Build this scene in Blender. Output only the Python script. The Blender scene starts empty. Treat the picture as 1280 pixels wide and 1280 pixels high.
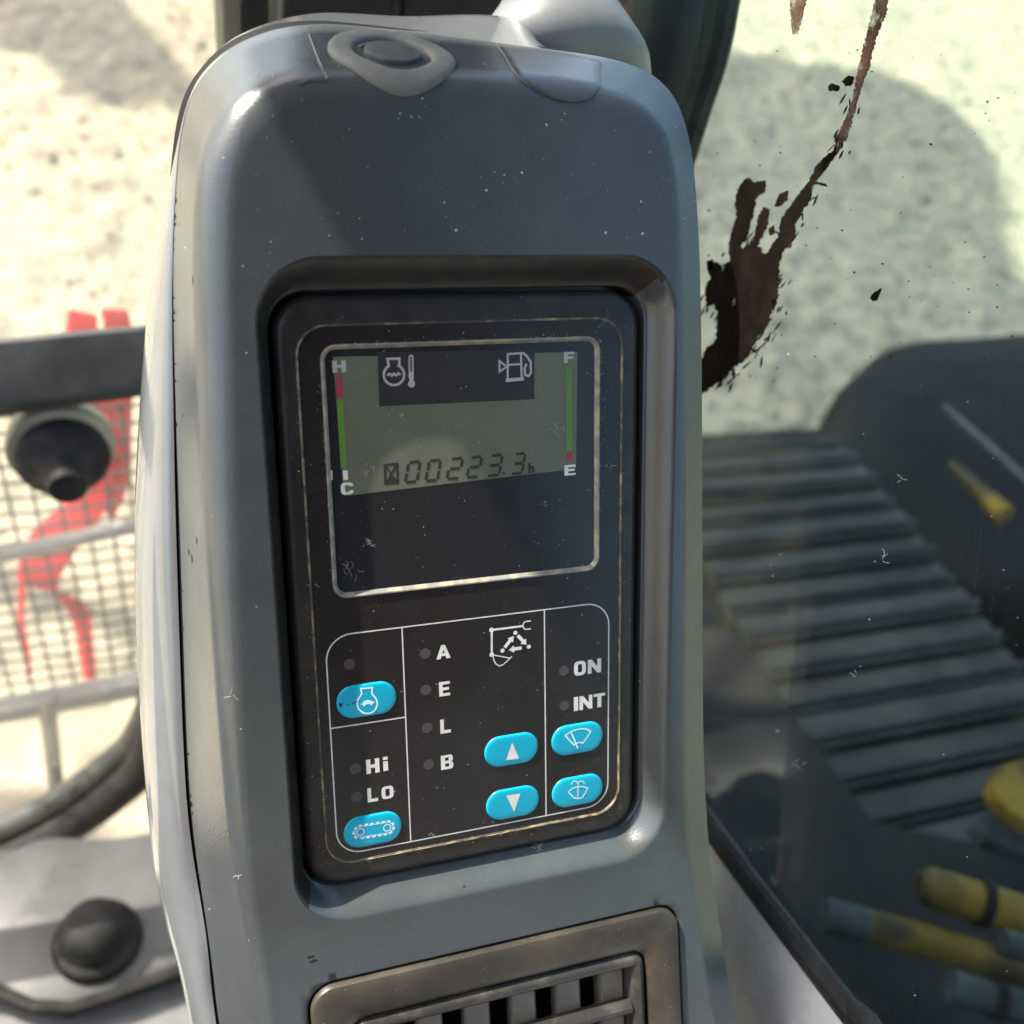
import bpy, math, random
import numpy as np
from mathutils import Vector, Matrix, noise
from mathutils.bvhtree import BVHTree
from mathutils.geometry import delaunay_2d_cdt
random.seed(7)
R_ = math.radians
scene = bpy.context.scene
COL = scene.collection

# ------------------------------------------------------------------ camera
# panel frame: u right, v up, n out of the printed monitor face (mm); world: metres, X right, Y ahead, Z up
CR = np.array([[0.9451103867999457, -0.015092032019353385, 0.32640249284030015],
               [-0.0851088489713493, -0.9758218357349723, 0.20131624060068123],
               [0.31547240860272935, -0.2180458104902411, -0.9235438180931193]])
CT = np.array([-60.12417774825071, 40.280024065358035, 324.3763392971135])
FPX = 1259.95
CC = -CR.T @ CT
TILT = R_(32)
SA, CA = math.sin(TILT), math.cos(TILT)
PM = np.array([[1, 0, 0], [0, SA, -CA], [0, CA, SA]])
PO = np.array([0, 0, 1.55])

def w2(p):                                  # panel mm -> world m
    return PM @ np.asarray(p, float) / 1000 + PO

CW = w2(CC)
def ray(x, y):
    return PM @ (CR.T @ np.array([(x - 640) / FPX, (y - 640) / FPX, 1.0]))
def P(x, y, w=0.0):                         # point of the panel plane n = w seen at a pixel of the photograph
    d = CR.T @ np.array([(x - 640) / FPX, (y - 640) / FPX, 1.0])
    s = (w - CC[2]) / d[2]
    q = CC + s * d
    return np.array([q[0], q[1], w])
def W(x, y, ax, val):                       # point of a world plane seen at a pixel
    d = ray(x, y)
    return CW + d * (val - CW[ax]) / d[ax]
def px(p):                                  # panel mm -> pixel
    c = CR @ np.asarray(p, float) + CT
    return 640 + FPX * c[:2] / c[2]

cam_d = bpy.data.cameras.new('camera')
cam = bpy.data.objects.new('camera', cam_d)
COL.objects.link(cam)
Rw = PM @ CR.T @ np.diag([1.0, -1.0, -1.0])
cam.matrix_world = Matrix.Translation(Vector(CW)) @ Matrix(Rw.tolist()).to_4x4()
cam_d.sensor_width = 36
cam_d.lens = 36 * FPX / 1280
cam_d.clip_start = 0.02
cam_d.clip_end = 400
cam_d.dof.use_dof = True
cam_d.dof.focus_distance = 0.345
cam_d.dof.aperture_fstop = 8.5
scene.camera = cam

# ------------------------------------------------------------------ sky, sun, exposure
SUN = Vector((0.50, -0.365, -0.80)).normalized()       # direction the light travels
world = bpy.data.worlds.new('World')
scene.world = world
world.use_nodes = True
wn = world.node_tree.nodes
sky = wn.new('ShaderNodeTexSky')
sky.sky_type = 'NISHITA'
sky.sun_disc = False
sky.sun_elevation = math.asin(-SUN.z)
sky.sun_rotation = math.atan2(-SUN.x, -SUN.y)
sky.air_density = 1.0
sky.dust_density = 4.0
sky.ozone_density = 0.7
wn['Background'].inputs[1].default_value = 0.15
world.node_tree.links.new(sky.outputs[0], wn['Background'].inputs[0])
sun_d = bpy.data.lights.new('sun', 'SUN')
sun_d.energy = 4.0
sun_d.angle = R_(0.5)
sun_d.color = (1.0, 0.94, 0.84)
sun = bpy.data.objects.new('sun', sun_d)
COL.objects.link(sun)
sun.location = (-6, 4, 6)
sun.rotation_euler = SUN.to_track_quat('-Z', 'Y').to_euler()
scene.view_settings.view_transform = 'Standard'
scene.view_settings.look = 'None'
scene.view_settings.exposure = 1.65
scene.view_settings.gamma = 1
scene.view_settings.use_curve_mapping = False

# ------------------------------------------------------------------ materials
def mat(name, col, rough=0.5, spec=0.5, metal=0.0, coat=0.0, var=None, vscale=40.0, vmix=(0.4, 0.7),
        bump=0.0, bscale=400.0, rvar=0.0, sss=None, dust=None, dscale=900.0, dthr=0.68, detail=6.0):
    m = bpy.data.materials.new(name)
    m.use_nodes = True
    n, l = m.node_tree.nodes, m.node_tree.links
    b = n['Principled BSDF']
    b.inputs['Base Color'].default_value = (*col, 1)
    b.inputs['Roughness'].default_value = rough
    b.inputs['Specular IOR Level'].default_value = spec
    b.inputs['Metallic'].default_value = metal
    b.inputs['Coat Weight'].default_value = coat
    b.inputs['Coat Roughness'].default_value = 0.08
    geo = n.new('ShaderNodeNewGeometry')
    last = None
    def nz(scale, det=detail, rg=0.6):
        t = n.new('ShaderNodeTexNoise')
        t.inputs['Scale'].default_value = scale
        t.inputs['Detail'].default_value = det
        t.inputs['Roughness'].default_value = rg
        l.new(geo.outputs['Position'], t.inputs['Vector'])
        return t
    def ramp(src, a, c):
        r = n.new('ShaderNodeMapRange')
        r.inputs[1].default_value = a
        r.inputs[2].default_value = c
        l.new(src, r.inputs[0])
        return r.outputs[0]
    def mix(fac, c1, c2):
        x = n.new('ShaderNodeMix')
        x.data_type = 'RGBA'
        l.new(fac, x.inputs[0])
        if c1 is None: x.inputs[6].default_value = (*col, 1)
        else: l.new(c1, x.inputs[6])
        x.inputs[7].default_value = (*c2, 1)
        return x.outputs[2]
    if var:
        f = ramp(nz(vscale).outputs[0], *vmix)
        last = mix(f, last, var)
    if dust:
        f = ramp(nz(dscale, 2.0).outputs[0], dthr, dthr + 0.06)
        last = mix(f, last, dust)
    if last is not None:
        l.new(last, b.inputs['Base Color'])
    if rvar:
        f = ramp(nz(vscale * 1.7 if var else 60.0).outputs[0], 0.3, 0.7)
        mr = n.new('ShaderNodeMapRange')
        mr.inputs[3].default_value = max(0.02, rough - rvar)
        mr.inputs[4].default_value = rough + rvar
        l.new(f, mr.inputs[0])
        l.new(mr.outputs[0], b.inputs['Roughness'])
    if bump:
        bp = n.new('ShaderNodeBump')
        bp.inputs['Strength'].default_value = bump
        bp.inputs['Distance'].default_value = 0.0006
        l.new(nz(bscale, 4.0).outputs[0], bp.inputs['Height'])
        l.new(bp.outputs[0], b.inputs['Normal'])
    return m

def glass_mat(name, tint, veil, veil_col, specs=0.0, refl=0.02, rough=0.0):
    m = bpy.data.materials.new(name)
    m.use_nodes = True
    n, l = m.node_tree.nodes, m.node_tree.links
    n.remove(n['Principled BSDF'])
    out = n['Material Output']
    tr = n.new('ShaderNodeBsdfTransparent'); tr.inputs[0].default_value = (*tint, 1)
    gl = n.new('ShaderNodeBsdfGlossy'); gl.inputs['Roughness'].default_value = rough
    gl.inputs[0].default_value = (1, 1, 1, 1)
    lw = n.new('ShaderNodeLayerWeight'); lw.inputs[0].default_value = 0.5
    pw = n.new('ShaderNodeMath'); pw.operation = 'POWER'; pw.inputs[1].default_value = 5.0
    l.new(lw.outputs['Facing'], pw.inputs[0])
    fr = n.new('ShaderNodeMapRange'); fr.inputs[3].default_value = refl; fr.inputs[4].default_value = 0.6
    l.new(pw.outputs[0], fr.inputs[0])
    df = n.new('ShaderNodeBsdfDiffuse'); df.inputs[0].default_value = (*veil_col, 1)
    tl = n.new('ShaderNodeBsdfTranslucent'); tl.inputs[0].default_value = (*veil_col, 1)
    dm = n.new('ShaderNodeMixShader'); dm.inputs[0].default_value = 0.5
    l.new(df.outputs[0], dm.inputs[1]); l.new(tl.outputs[0], dm.inputs[2])
    geo = n.new('ShaderNodeNewGeometry')
    t = n.new('ShaderNodeTexNoise'); t.inputs['Scale'].default_value = 14.0; t.inputs['Detail'].default_value = 8.0
    l.new(geo.outputs['Position'], t.inputs['Vector'])
    mr = n.new('ShaderNodeMapRange'); mr.inputs[1].default_value = 0.3; mr.inputs[2].default_value = 0.75
    mr.inputs[3].default_value = veil * 0.6; mr.inputs[4].default_value = veil * 1.5
    l.new(t.outputs[0], mr.inputs[0])
    fac = mr.outputs[0]
    if specs:
        t2 = n.new('ShaderNodeTexNoise'); t2.inputs['Scale'].default_value = 900.0; t2.inputs['Detail'].default_value = 1.0
        l.new(geo.outputs['Position'], t2.inputs['Vector'])
        m2 = n.new('ShaderNodeMapRange'); m2.inputs[1].default_value = 0.74; m2.inputs[2].default_value = 0.78
        m2.inputs[3].default_value = 0.0; m2.inputs[4].default_value = specs
        l.new(t2.outputs[0], m2.inputs[0])
        ad = n.new('ShaderNodeMath'); ad.operation = 'ADD'; ad.use_clamp = True
        l.new(fac, ad.inputs[0]); l.new(m2.outputs[0], ad.inputs[1])
        fac = ad.outputs[0]
    a = n.new('ShaderNodeMixShader'); b = n.new('ShaderNodeMixShader')
    l.new(fac, a.inputs[0]); l.new(tr.outputs[0], a.inputs[1]); l.new(dm.outputs[0], a.inputs[2])
    l.new(fr.outputs[0], b.inputs[0]); l.new(a.outputs[0], b.inputs[1]); l.new(gl.outputs[0], b.inputs[2])
    l.new(b.outputs[0], out.inputs[0])
    return m

M = dict(
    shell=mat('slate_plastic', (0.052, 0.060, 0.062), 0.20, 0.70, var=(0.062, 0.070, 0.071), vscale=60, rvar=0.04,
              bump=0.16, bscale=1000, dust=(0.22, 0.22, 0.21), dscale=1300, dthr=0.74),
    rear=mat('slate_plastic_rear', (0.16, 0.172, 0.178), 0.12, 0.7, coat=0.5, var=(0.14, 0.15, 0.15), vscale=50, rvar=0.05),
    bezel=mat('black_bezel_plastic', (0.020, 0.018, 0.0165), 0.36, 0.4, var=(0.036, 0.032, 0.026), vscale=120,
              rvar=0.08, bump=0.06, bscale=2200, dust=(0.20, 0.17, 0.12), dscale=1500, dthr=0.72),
    rim=mat('dusty_bezel_rim', (0.05, 0.045, 0.035), 0.45, 0.5, var=(0.34, 0.27, 0.15), vscale=160, vmix=(0.48, 0.68)),
    membrane=mat('black_membrane', (0.019, 0.0155, 0.015), 0.25, 0.45, var=(0.022, 0.018, 0.0175), vscale=30, rvar=0.06,
                 dust=(0.16, 0.15, 0.14), dscale=1700, dthr=0.78),
    lens_rim=mat('clear_lens_rim', (0.20, 0.20, 0.18), 0.22, 0.7, var=(0.36, 0.31, 0.21), vscale=220, vmix=(0.45, 0.62)),
    lens=mat('dark_display_lens', (0.020, 0.020, 0.022), 0.20, 0.5, rvar=0.05, dust=(0.15, 0.15, 0.15), dscale=1900, dthr=0.70),
    lcd=mat('grey_green_display', (0.115, 0.122, 0.085), 0.30, 0.4, var=(0.135, 0.14, 0.10), vscale=70,
            dust=(0.25, 0.25, 0.22), dscale=2000, dthr=0.72),
    lcd_mask=mat('display_mask', (0.030, 0.028, 0.028), 0.3, 0.4, dust=(0.12, 0.12, 0.12), dscale=2000, dthr=0.70),
    digit=mat('display_segment', (0.030, 0.032, 0.024), 0.4, 0.3),
    white=mat('white_print', (0.72, 0.71, 0.66), 0.45, 0.4, var=(0.60, 0.58, 0.53), vscale=300),
    faint=mat('pale_pink_print', (0.42, 0.37, 0.37), 0.45, 0.4),
    red=mat('red_print', (0.30, 0.04, 0.06), 0.4, 0.4),
    green=mat('green_print', (0.095, 0.22, 0.035), 0.4, 0.4),
    cyan=mat('cyan_button_print', (0.002, 0.36, 0.52), 0.32, 0.5, var=(0.002, 0.40, 0.55), vscale=60, rvar=0.04),
    sym=mat('pale_symbol_print', (0.62, 0.82, 0.86), 0.4, 0.4),
    led=mat('unlit_indicator', (0.068, 0.056, 0.060), 0.35, 0.4),
    dark=mat('dark_gap', (0.003, 0.003, 0.003), 0.7, 0.2),
    vent=mat('dusty_vent_plastic', (0.032, 0.028, 0.022), 0.36, 0.5, var=(0.075, 0.062, 0.044), vscale=45, vmix=(0.42, 0.80),
             bump=0.15, bscale=900, rvar=0.08, dust=(0.35, 0.31, 0.24), dscale=1100, dthr=0.70),
    vent_black=mat('black_vent_plastic', (0.030, 0.029, 0.027), 0.30, 0.5, var=(0.10, 0.09, 0.07), vscale=90, vmix=(0.5, 0.8),
                   dust=(0.30, 0.27, 0.22), dscale=1300, dthr=0.70),
    vane=mat('dusty_vane', (0.19, 0.165, 0.125), 0.5, 0.4, var=(0.25, 0.22, 0.16), vscale=150),
    rubber=mat('grey_rubber', (0.13, 0.133, 0.12), 0.6, 0.35, var=(0.18, 0.18, 0.16), vscale=160, bump=0.3, bscale=1800,
               dust=(0.30, 0.29, 0.25), dscale=1500, dthr=0.70),
    rubber_cap=mat('dark_grey_rubber', (0.055, 0.058, 0.056), 0.5, 0.35, var=(0.085, 0.087, 0.08), vscale=160, dust=(0.25, 0.24, 0.21), dscale=1500, dthr=0.72),
    rubber_black=mat('black_rubber', (0.016, 0.016, 0.016), 0.65, 0.25, var=(0.04, 0.04, 0.037), vscale=60, rvar=0.1),
    pillar=mat('pillar_plastic', (0.020, 0.020, 0.021), 0.45, 0.3, var=(0.032, 0.031, 0.030), vscale=30, rvar=0.1,
               dust=(0.20, 0.19, 0.17), dscale=1200, dthr=0.74),
    pale=mat('pale_grey_plastic', (0.17, 0.18, 0.18), 0.40, 0.5, var=(0.135, 0.135, 0.13), vscale=40, rvar=0.1,
             dust=(0.20, 0.18, 0.15), dscale=900, dthr=0.72),
    trim=mat('grey_trim', (0.55, 0.56, 0.54), 0.30, 0.5, var=(0.42, 0.43, 0.42), vscale=25, rvar=0.1, bump=0.15, bscale=1300,
             dust=(0.14, 0.12, 0.09), dscale=700, dthr=0.74),
    floor=mat('grey_floor_plate', (0.095, 0.098, 0.096), 0.30, 0.5, var=(0.06, 0.062, 0.06), vscale=14, rvar=0.12, bump=0.2, bscale=600,
              dust=(0.36, 0.33, 0.22), dscale=260, dthr=0.70),
    bar=mat('black_window_bar', (0.045, 0.047, 0.043), 0.40, 0.45, var=(0.09, 0.09, 0.08), vscale=25, rvar=0.1,
            dust=(0.30, 0.29, 0.25), dscale=600, dthr=0.72),
    ring=mat('olive_silver_ring', (0.34, 0.33, 0.25), 0.35, 0.5, metal=0.2),
    wire=mat('grey_wire', (0.04, 0.04, 0.038), 0.5, 0.4),
    guard=mat('pale_guard_bar', (0.30, 0.30, 0.29), 0.5, 0.4, var=(0.22, 0.22, 0.2), vscale=20),
    red_cloth=mat('red_cloth', (0.72, 0.035, 0.05), 0.6, 0.3, var=(0.62, 0.025, 0.04), vscale=20),
    mud=mat('dried_mud', (0.005, 0.0035, 0.0025), 0.85, 0.1, var=(0.017, 0.009, 0.005), vscale=75, vmix=(0.45, 0.70), bump=0.8, bscale=900),
    speck=mat('pale_dust', (0.55, 0.54, 0.49), 0.8, 0.2),
    speck_dark=mat('dark_dust', (0.02, 0.02, 0.018), 0.8, 0.2),
    steel=mat('dark_steel_pad', (0.016, 0.0175, 0.0175), 0.55, 0.25, var=(0.046, 0.045, 0.040), vscale=7, rvar=0.15, bump=0.4, bscale=120),
    black_body=mat('black_machine_paint', (0.005, 0.0052, 0.0054), 0.6, 0.12, var=(0.010, 0.010, 0.010), vscale=6, bump=0.6, bscale=60),
    deck=mat('dark_deck', (0.006, 0.0064, 0.0064), 0.6, 0.15, var=(0.013, 0.0135, 0.013), vscale=8, bump=0.3, bscale=90),
    yellow=mat('yellow_paint', (0.17, 0.105, 0.007), 0.6, 0.25, var=(0.03, 0.021, 0.008), vscale=13, vmix=(0.40, 0.62), rvar=0.1),
    greyblue=mat('pale_blue_grey_hose', (0.04, 0.052, 0.057), 0.6, 0.25, var=(0.012, 0.015, 0.016), vscale=25),
    cab=mat('cab_lining', (0.10, 0.075, 0.065), 0.7, 0.3, var=(0.07, 0.052, 0.046), vscale=5),
    seat=mat('dark_red_seat_cloth', (0.10, 0.028, 0.026), 0.8, 0.2, var=(0.06, 0.02, 0.02), vscale=20),
    shade_caster=mat('shade_caster_sheet', (0.30, 0.31, 0.30), 0.6, 0.3, var=(0.25, 0.26, 0.25), vscale=3),
    fibre=mat('pale_fibre', (0.55, 0.54, 0.50), 0.7, 0.2),
)
def add_translucent(m, col, f):
    n, l = m.node_tree.nodes, m.node_tree.links
    t = n.new('ShaderNodeBsdfTranslucent'); t.inputs[0].default_value = (*col, 1)
    x = n.new('ShaderNodeMixShader'); x.inputs[0].default_value = f
    l.new(n['Principled BSDF'].outputs[0], x.inputs[1]); l.new(t.outputs[0], x.inputs[2])
    l.new(x.outputs[0], n['Material Output'].inputs[0])
def add_holes(m, scale, a, b):
    n, l = m.node_tree.nodes, m.node_tree.links
    g = n.new('ShaderNodeNewGeometry'); t = n.new('ShaderNodeTexNoise')
    t.inputs['Scale'].default_value = scale; t.inputs['Detail'].default_value = 8.0; t.inputs['Roughness'].default_value = 0.7
    r = n.new('ShaderNodeMapRange'); r.inputs[1].default_value = a; r.inputs[2].default_value = b
    l.new(g.outputs['Position'], t.inputs['Vector']); l.new(t.outputs[0], r.inputs[0])
    l.new(r.outputs[0], n['Principled BSDF'].inputs['Alpha'])
add_translucent(M['red_cloth'], (0.85, 0.06, 0.08), 0.5)
add_holes(M['mud'], 120.0, 0.30, 0.38)
M['tan_dust'] = mat('tan_dust', (0.36, 0.27, 0.14), 0.8, 0.2, var=(0.20, 0.15, 0.08), vscale=300)
M['glass_side'] = glass_mat('dusty_side_glass', (0.80, 0.895, 0.88), 0.004, (0.45, 0.48, 0.44), 0.2, refl=0.007)
M['glass_front'] = glass_mat('dusty_front_glass', (0.97, 0.97, 0.94), 0.09, (0.75, 0.74, 0.66), 0.2)

# ------------------------------------------------------------------ mesh helpers
ORG = {}
def tag(o, label=None, cat=None, group=None, kind=None):
    if label: o['label'] = label
    if cat: o['category'] = cat
    if group: o['group'] = group
    if kind: o['kind'] = kind
    return o
def thing(name, label, cat, base, group=None):
    o = bpy.data.objects.new(name, None)
    o.empty_display_size = 0.05
    COL.objects.link(o)
    o.location = Vector(base)
    ORG[o.name] = Vector(base)
    return tag(o, label, cat, group)

def bend(p):                                # the console face tips a little upwards below the monitor
    x = max(0.0, -98.0 - p[1])
    return (p[0], p[1], p[2] + 0.12 * (x - 10 * (1 - math.exp(-x / 10))))

class MB:
    """collects world-space geometry (or panel-space with panel=True)"""
    def __init__(self, panel=False, bend=False):
        self.V, self.F, self.panel, self.bend = [], [], panel, bend
    def v(self, p):
        if self.bend: p = bend(p)
        self.V.append(tuple(w2(p)) if self.panel else tuple(float(c) for c in p))
        return len(self.V) - 1
    def ring(self, pts):
        return [self.v(p) for p in pts]
    def bridge(self, a, b, closed=True):
        n = len(a)
        for i in range(n if closed else n - 1):
            j = (i + 1) % n
            self.F.append((a[i], a[j], b[j], b[i]))
    def loft(self, rings, closed=True, cap0=False, cap1=False):
        idx = [self.ring(r) for r in rings]
        for a, b in zip(idx, idx[1:]):
            self.bridge(a, b, closed)
        if cap0: self.F.append(tuple(reversed(idx[0])))
        if cap1: self.F.append(tuple(idx[-1]))
        return idx
    def poly(self, pts, h=0.0, axis=None):
        """flat polygon; with h it becomes a thin solid, raised along axis"""
        if not h:
            self.F.append(tuple(self.ring(pts)))
            return
        ax = np.asarray(axis, float)
        top = [np.asarray(p) + ax * h for p in pts]
        self.loft([pts, top], True, True, True)
    def stroke(self, pts, wd, closed=False, z=0.0):
        """flat ribbon along a panel-space polyline, mitred"""
        pts = [np.asarray(p, float)[:2] for p in pts]
        n = len(pts); L, Rr = [], []
        for i in range(n):
            a = pts[i - 1] if (closed or i > 0) else None
            b = pts[(i + 1) % n] if (closed or i < n - 1) else None
            d1 = pts[i] - a if a is not None else b - pts[i]
            d2 = b - pts[i] if b is not None else d1
            d1 = d1 / (np.linalg.norm(d1) + 1e-9); d2 = d2 / (np.linalg.norm(d2) + 1e-9)
            nn = np.array([-(d1[1] + d2[1]), d1[0] + d2[0]])
            ln = np.linalg.norm(nn)
            nn = nn / ln if ln > 1e-6 else np.array([-d1[1], d1[0]])
            k = 1 / max(0.45, nn @ np.array([-d1[1], d1[0]]))
            off = nn * wd / 2 * k
            L.append((*(pts[i] + off), z)); Rr.append((*(pts[i] - off), z))
        self.loft([Rr, L], closed)
    def disc(self, c, r, z, n=20):
        self.F.append(tuple(self.ring([(c[0] + r * math.cos(2 * math.pi * k / n), c[1] + r * math.sin(2 * math.pi * k / n), z) for k in range(n)])))
    def tube(self, path, rad, n=10, caps=True):
        path = [Vector(p) for p in path]
        rings = []
        up = None
        for i, p in enumerate(path):
            d = (path[min(i + 1, len(path) - 1)] - path[max(i - 1, 0)]).normalized()
            if up is None:
                up = d.orthogonal().normalized()
            up = (up - d * up.dot(d)).normalized()
            s = d.cross(up)
            r = rad[i] if isinstance(rad, (list, tuple)) else rad
            rings.append([p + (up * math.cos(2 * math.pi * k / n) + s * math.sin(2 * math.pi * k / n)) * r for k in range(n)])
        self.loft(rings, True, caps, caps)
    def box(self, lo, hi, bev=0.0):
        b = bev
        x0, y0, z0 = lo; x1, y1, z1 = hi
        def rect(o, z): return [(x0 + o, y0 + o, z), (x1 - o, y0 + o, z), (x1 - o, y1 - o, z), (x0 + o, y1 - o, z)]
        if b: self.loft([rect(b, z0), rect(0, z0 + b), rect(0, z1 - b), rect(b, z1)], True, True, True)
        else: self.loft([rect(0, z0), rect(0, z1)], True, True, True)
    def build(self, name, material, parent=None, smooth=True, angle=35, kind=None):
        V = np.array(self.V, float)
        if parent is not None: org = ORG[parent.name]
        else: org = Vector((float(V[:, 0].mean()), float(V[:, 1].mean()), float(V[:, 2].min())))
        me = bpy.data.meshes.new(name)
        me.from_pydata((V - np.array(org)).tolist(), [], self.F)
        me.validate(clean_customdata=False)
        if smooth:
            me.polygons.foreach_set('use_smooth', [True] * len(me.polygons))
            if angle: me.set_sharp_from_angle(angle=R_(angle))
        me.materials.append(M[material] if isinstance(material, str) else material)
        o = bpy.data.objects.new(name, me)
        COL.objects.link(o)
        if parent is None: o.location = org
        else: o.parent = parent
        ORG[o.name] = Vector(org)
        if kind: o['kind'] = kind
        return o

def fix_normals(o):
    import bmesh
    bm = bmesh.new(); bm.from_mesh(o.data)
    bmesh.ops.remove_doubles(bm, verts=bm.verts, dist=1e-6)
    bmesh.ops.recalc_face_normals(bm, faces=bm.faces)
    bm.to_mesh(o.data); bm.free()
    return o

def rr(u0, v0, u1, v1, r, w, n=10):
    out = []
    for cx, cy, a0 in ((u1 - r, v0 + r, -90), (u1 - r, v1 - r, 0), (u0 + r, v1 - r, 90), (u0 + r, v0 + r, 180)):
        for k in range(n + 1):
            a = R_(a0 + 90 * k / n)
            out.append((cx + r * math.cos(a), cy + r * math.sin(a), w))
    return out
def rro(rect, off, w, r, n=10):
    return rr(rect[0] - off, rect[1] - off, rect[2] + off, rect[3] + off, max(0.3, r + off), w, n)
def catmull(pts, per):
    pts = [np.asarray(p, float) for p in pts]
    out = []
    for i in range(len(pts) - 1):
        p0 = pts[max(i - 1, 0)]; p1 = pts[i]; p2 = pts[i + 1]; p3 = pts[min(i + 2, len(pts) - 1)]
        for k in range(per):
            t = k / per
            out.append(0.5 * ((2 * p1) + (-p0 + p2) * t + (2 * p0 - 5 * p1 + 4 * p2 - p3) * t * t + (-p0 + 3 * p1 - 3 * p2 + p3) * t ** 3))
    out.append(pts[-1])
    return out
def inside(poly, x, y):
    c = False; j = len(poly) - 1
    for i in range(len(poly)):
        xi, yi = poly[i][0], poly[i][1]; xj, yj = poly[j][0], poly[j][1]
        if (yi > y) != (yj > y) and x < (xj - xi) * (y - yi) / (yj - yi) + xi: c = not c
        j = i
    return c

# ================================================================== SETTING
# ---- ground: one sheet, dense near the machine and coarse to the horizon
def ground():
    n = 460
    t = np.linspace(-1, 1, n)
    g = np.sign(t) * (np.abs(t) * 5.0 + 115.0 * np.abs(t) ** 9)
    X, Y = np.meshgrid(g + 1.6, g + 3.2, indexing='ij')
    Z = np.zeros_like(X)
    for i in range(n):
        for j in range(n):
            x, y = X[i, j], Y[i, j]
            if -3 < x < 8 and -2 < y < 9:
                Z[i, j] = 0.030 * noise.noise((x * 5, y * 5, 0)) + 0.028 * noise.noise((x * 13, y * 13, 3)) + 0.013 * noise.noise((x * 30, y * 30, 7)) + 0.04 * noise.noise((x * 1.2, y * 1.2, 1))
    V = np.stack([X, Y, Z], -1).reshape(-1, 3)
    idx = np.arange(n * n).reshape(n, n)
    F = np.stack([idx[:-1, :-1], idx[1:, :-1], idx[1:, 1:], idx[:-1, 1:]], -1).reshape(-1, 4)
    me = bpy.data.meshes.new('ground')
    me.vertices.add(len(V)); me.vertices.foreach_set('co', V.ravel())
    me.loops.add(len(F) * 4); me.loops.foreach_set('vertex_index', F.ravel())
    me.polygons.add(len(F)); me.polygons.foreach_set('loop_start', np.arange(len(F)) * 4)
    me.polygons.foreach_set('use_smooth', np.ones(len(F), bool))
    me.update(); me.validate()
    me.materials.append(mat('sandy_gravel', (0.33, 0.285, 0.20), 0.9, 0.2, var=(0.255, 0.22, 0.155), vscale=9, vmix=(0.42, 0.75), bump=1.0, bscale=45,
                            dust=(0.39, 0.35, 0.265), dscale=60, dthr=0.58, detail=8))
    o = bpy.data.objects.new('ground', me); COL.objects.link(o)
    o['kind'] = 'structure'
ground()

def pebbles():
    mb = MB()
    base = [(1, 0, 0), (0.3, 0.95, 0), (-0.8, 0.6, 0), (-0.85, -0.55, 0), (0.25, -0.95, 0), (0, 0, 0.7), (0, 0, -0.5)]
    fc = [(0, 1, 5), (1, 2, 5), (2, 3, 5), (3, 4, 5), (4, 0, 5), (1, 0, 6), (2, 1, 6), (3, 2, 6), (4, 3, 6), (0, 4, 6)]
    for k in range(12000):
        x = random.uniform(-1.4, 6.5); y = random.uniform(1.2, 7.0)
        s = random.uniform(0.005, 0.014) * (2.2 if random.random() < 0.03 else 1)
        a = random.uniform(0, 6.28); ca, sa = math.cos(a), math.sin(a)
        z = 0.04 * noise.noise((x * 1.2, y * 1.2, 1)) + 0.03 * noise.noise((x * 5, y * 5, 0)) + s * 0.5
        i0 = len(mb.V)
        for p in base:
            q = (p[0] * random.uniform(0.7, 1.3), p[1] * random.uniform(0.7, 1.2), p[2])
            mb.v((x + s * (q[0] * ca - q[1] * sa), y + s * (q[0] * sa + q[1] * ca), z + s * q[2]))
        mb.F += [tuple(i0 + i for i in f) for f in fc]
    o = mb.build('loose_gravel', mat('gravel_stone', (0.38, 0.335, 0.235), 0.9, 0.2, var=(0.25, 0.225, 0.17), vscale=7, vmix=(0.4, 0.6)), None, smooth=False)
    tag(o, 'loose pale gravel stones scattered over the sandy ground', 'gravel', kind='stuff')
pebbles()

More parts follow.
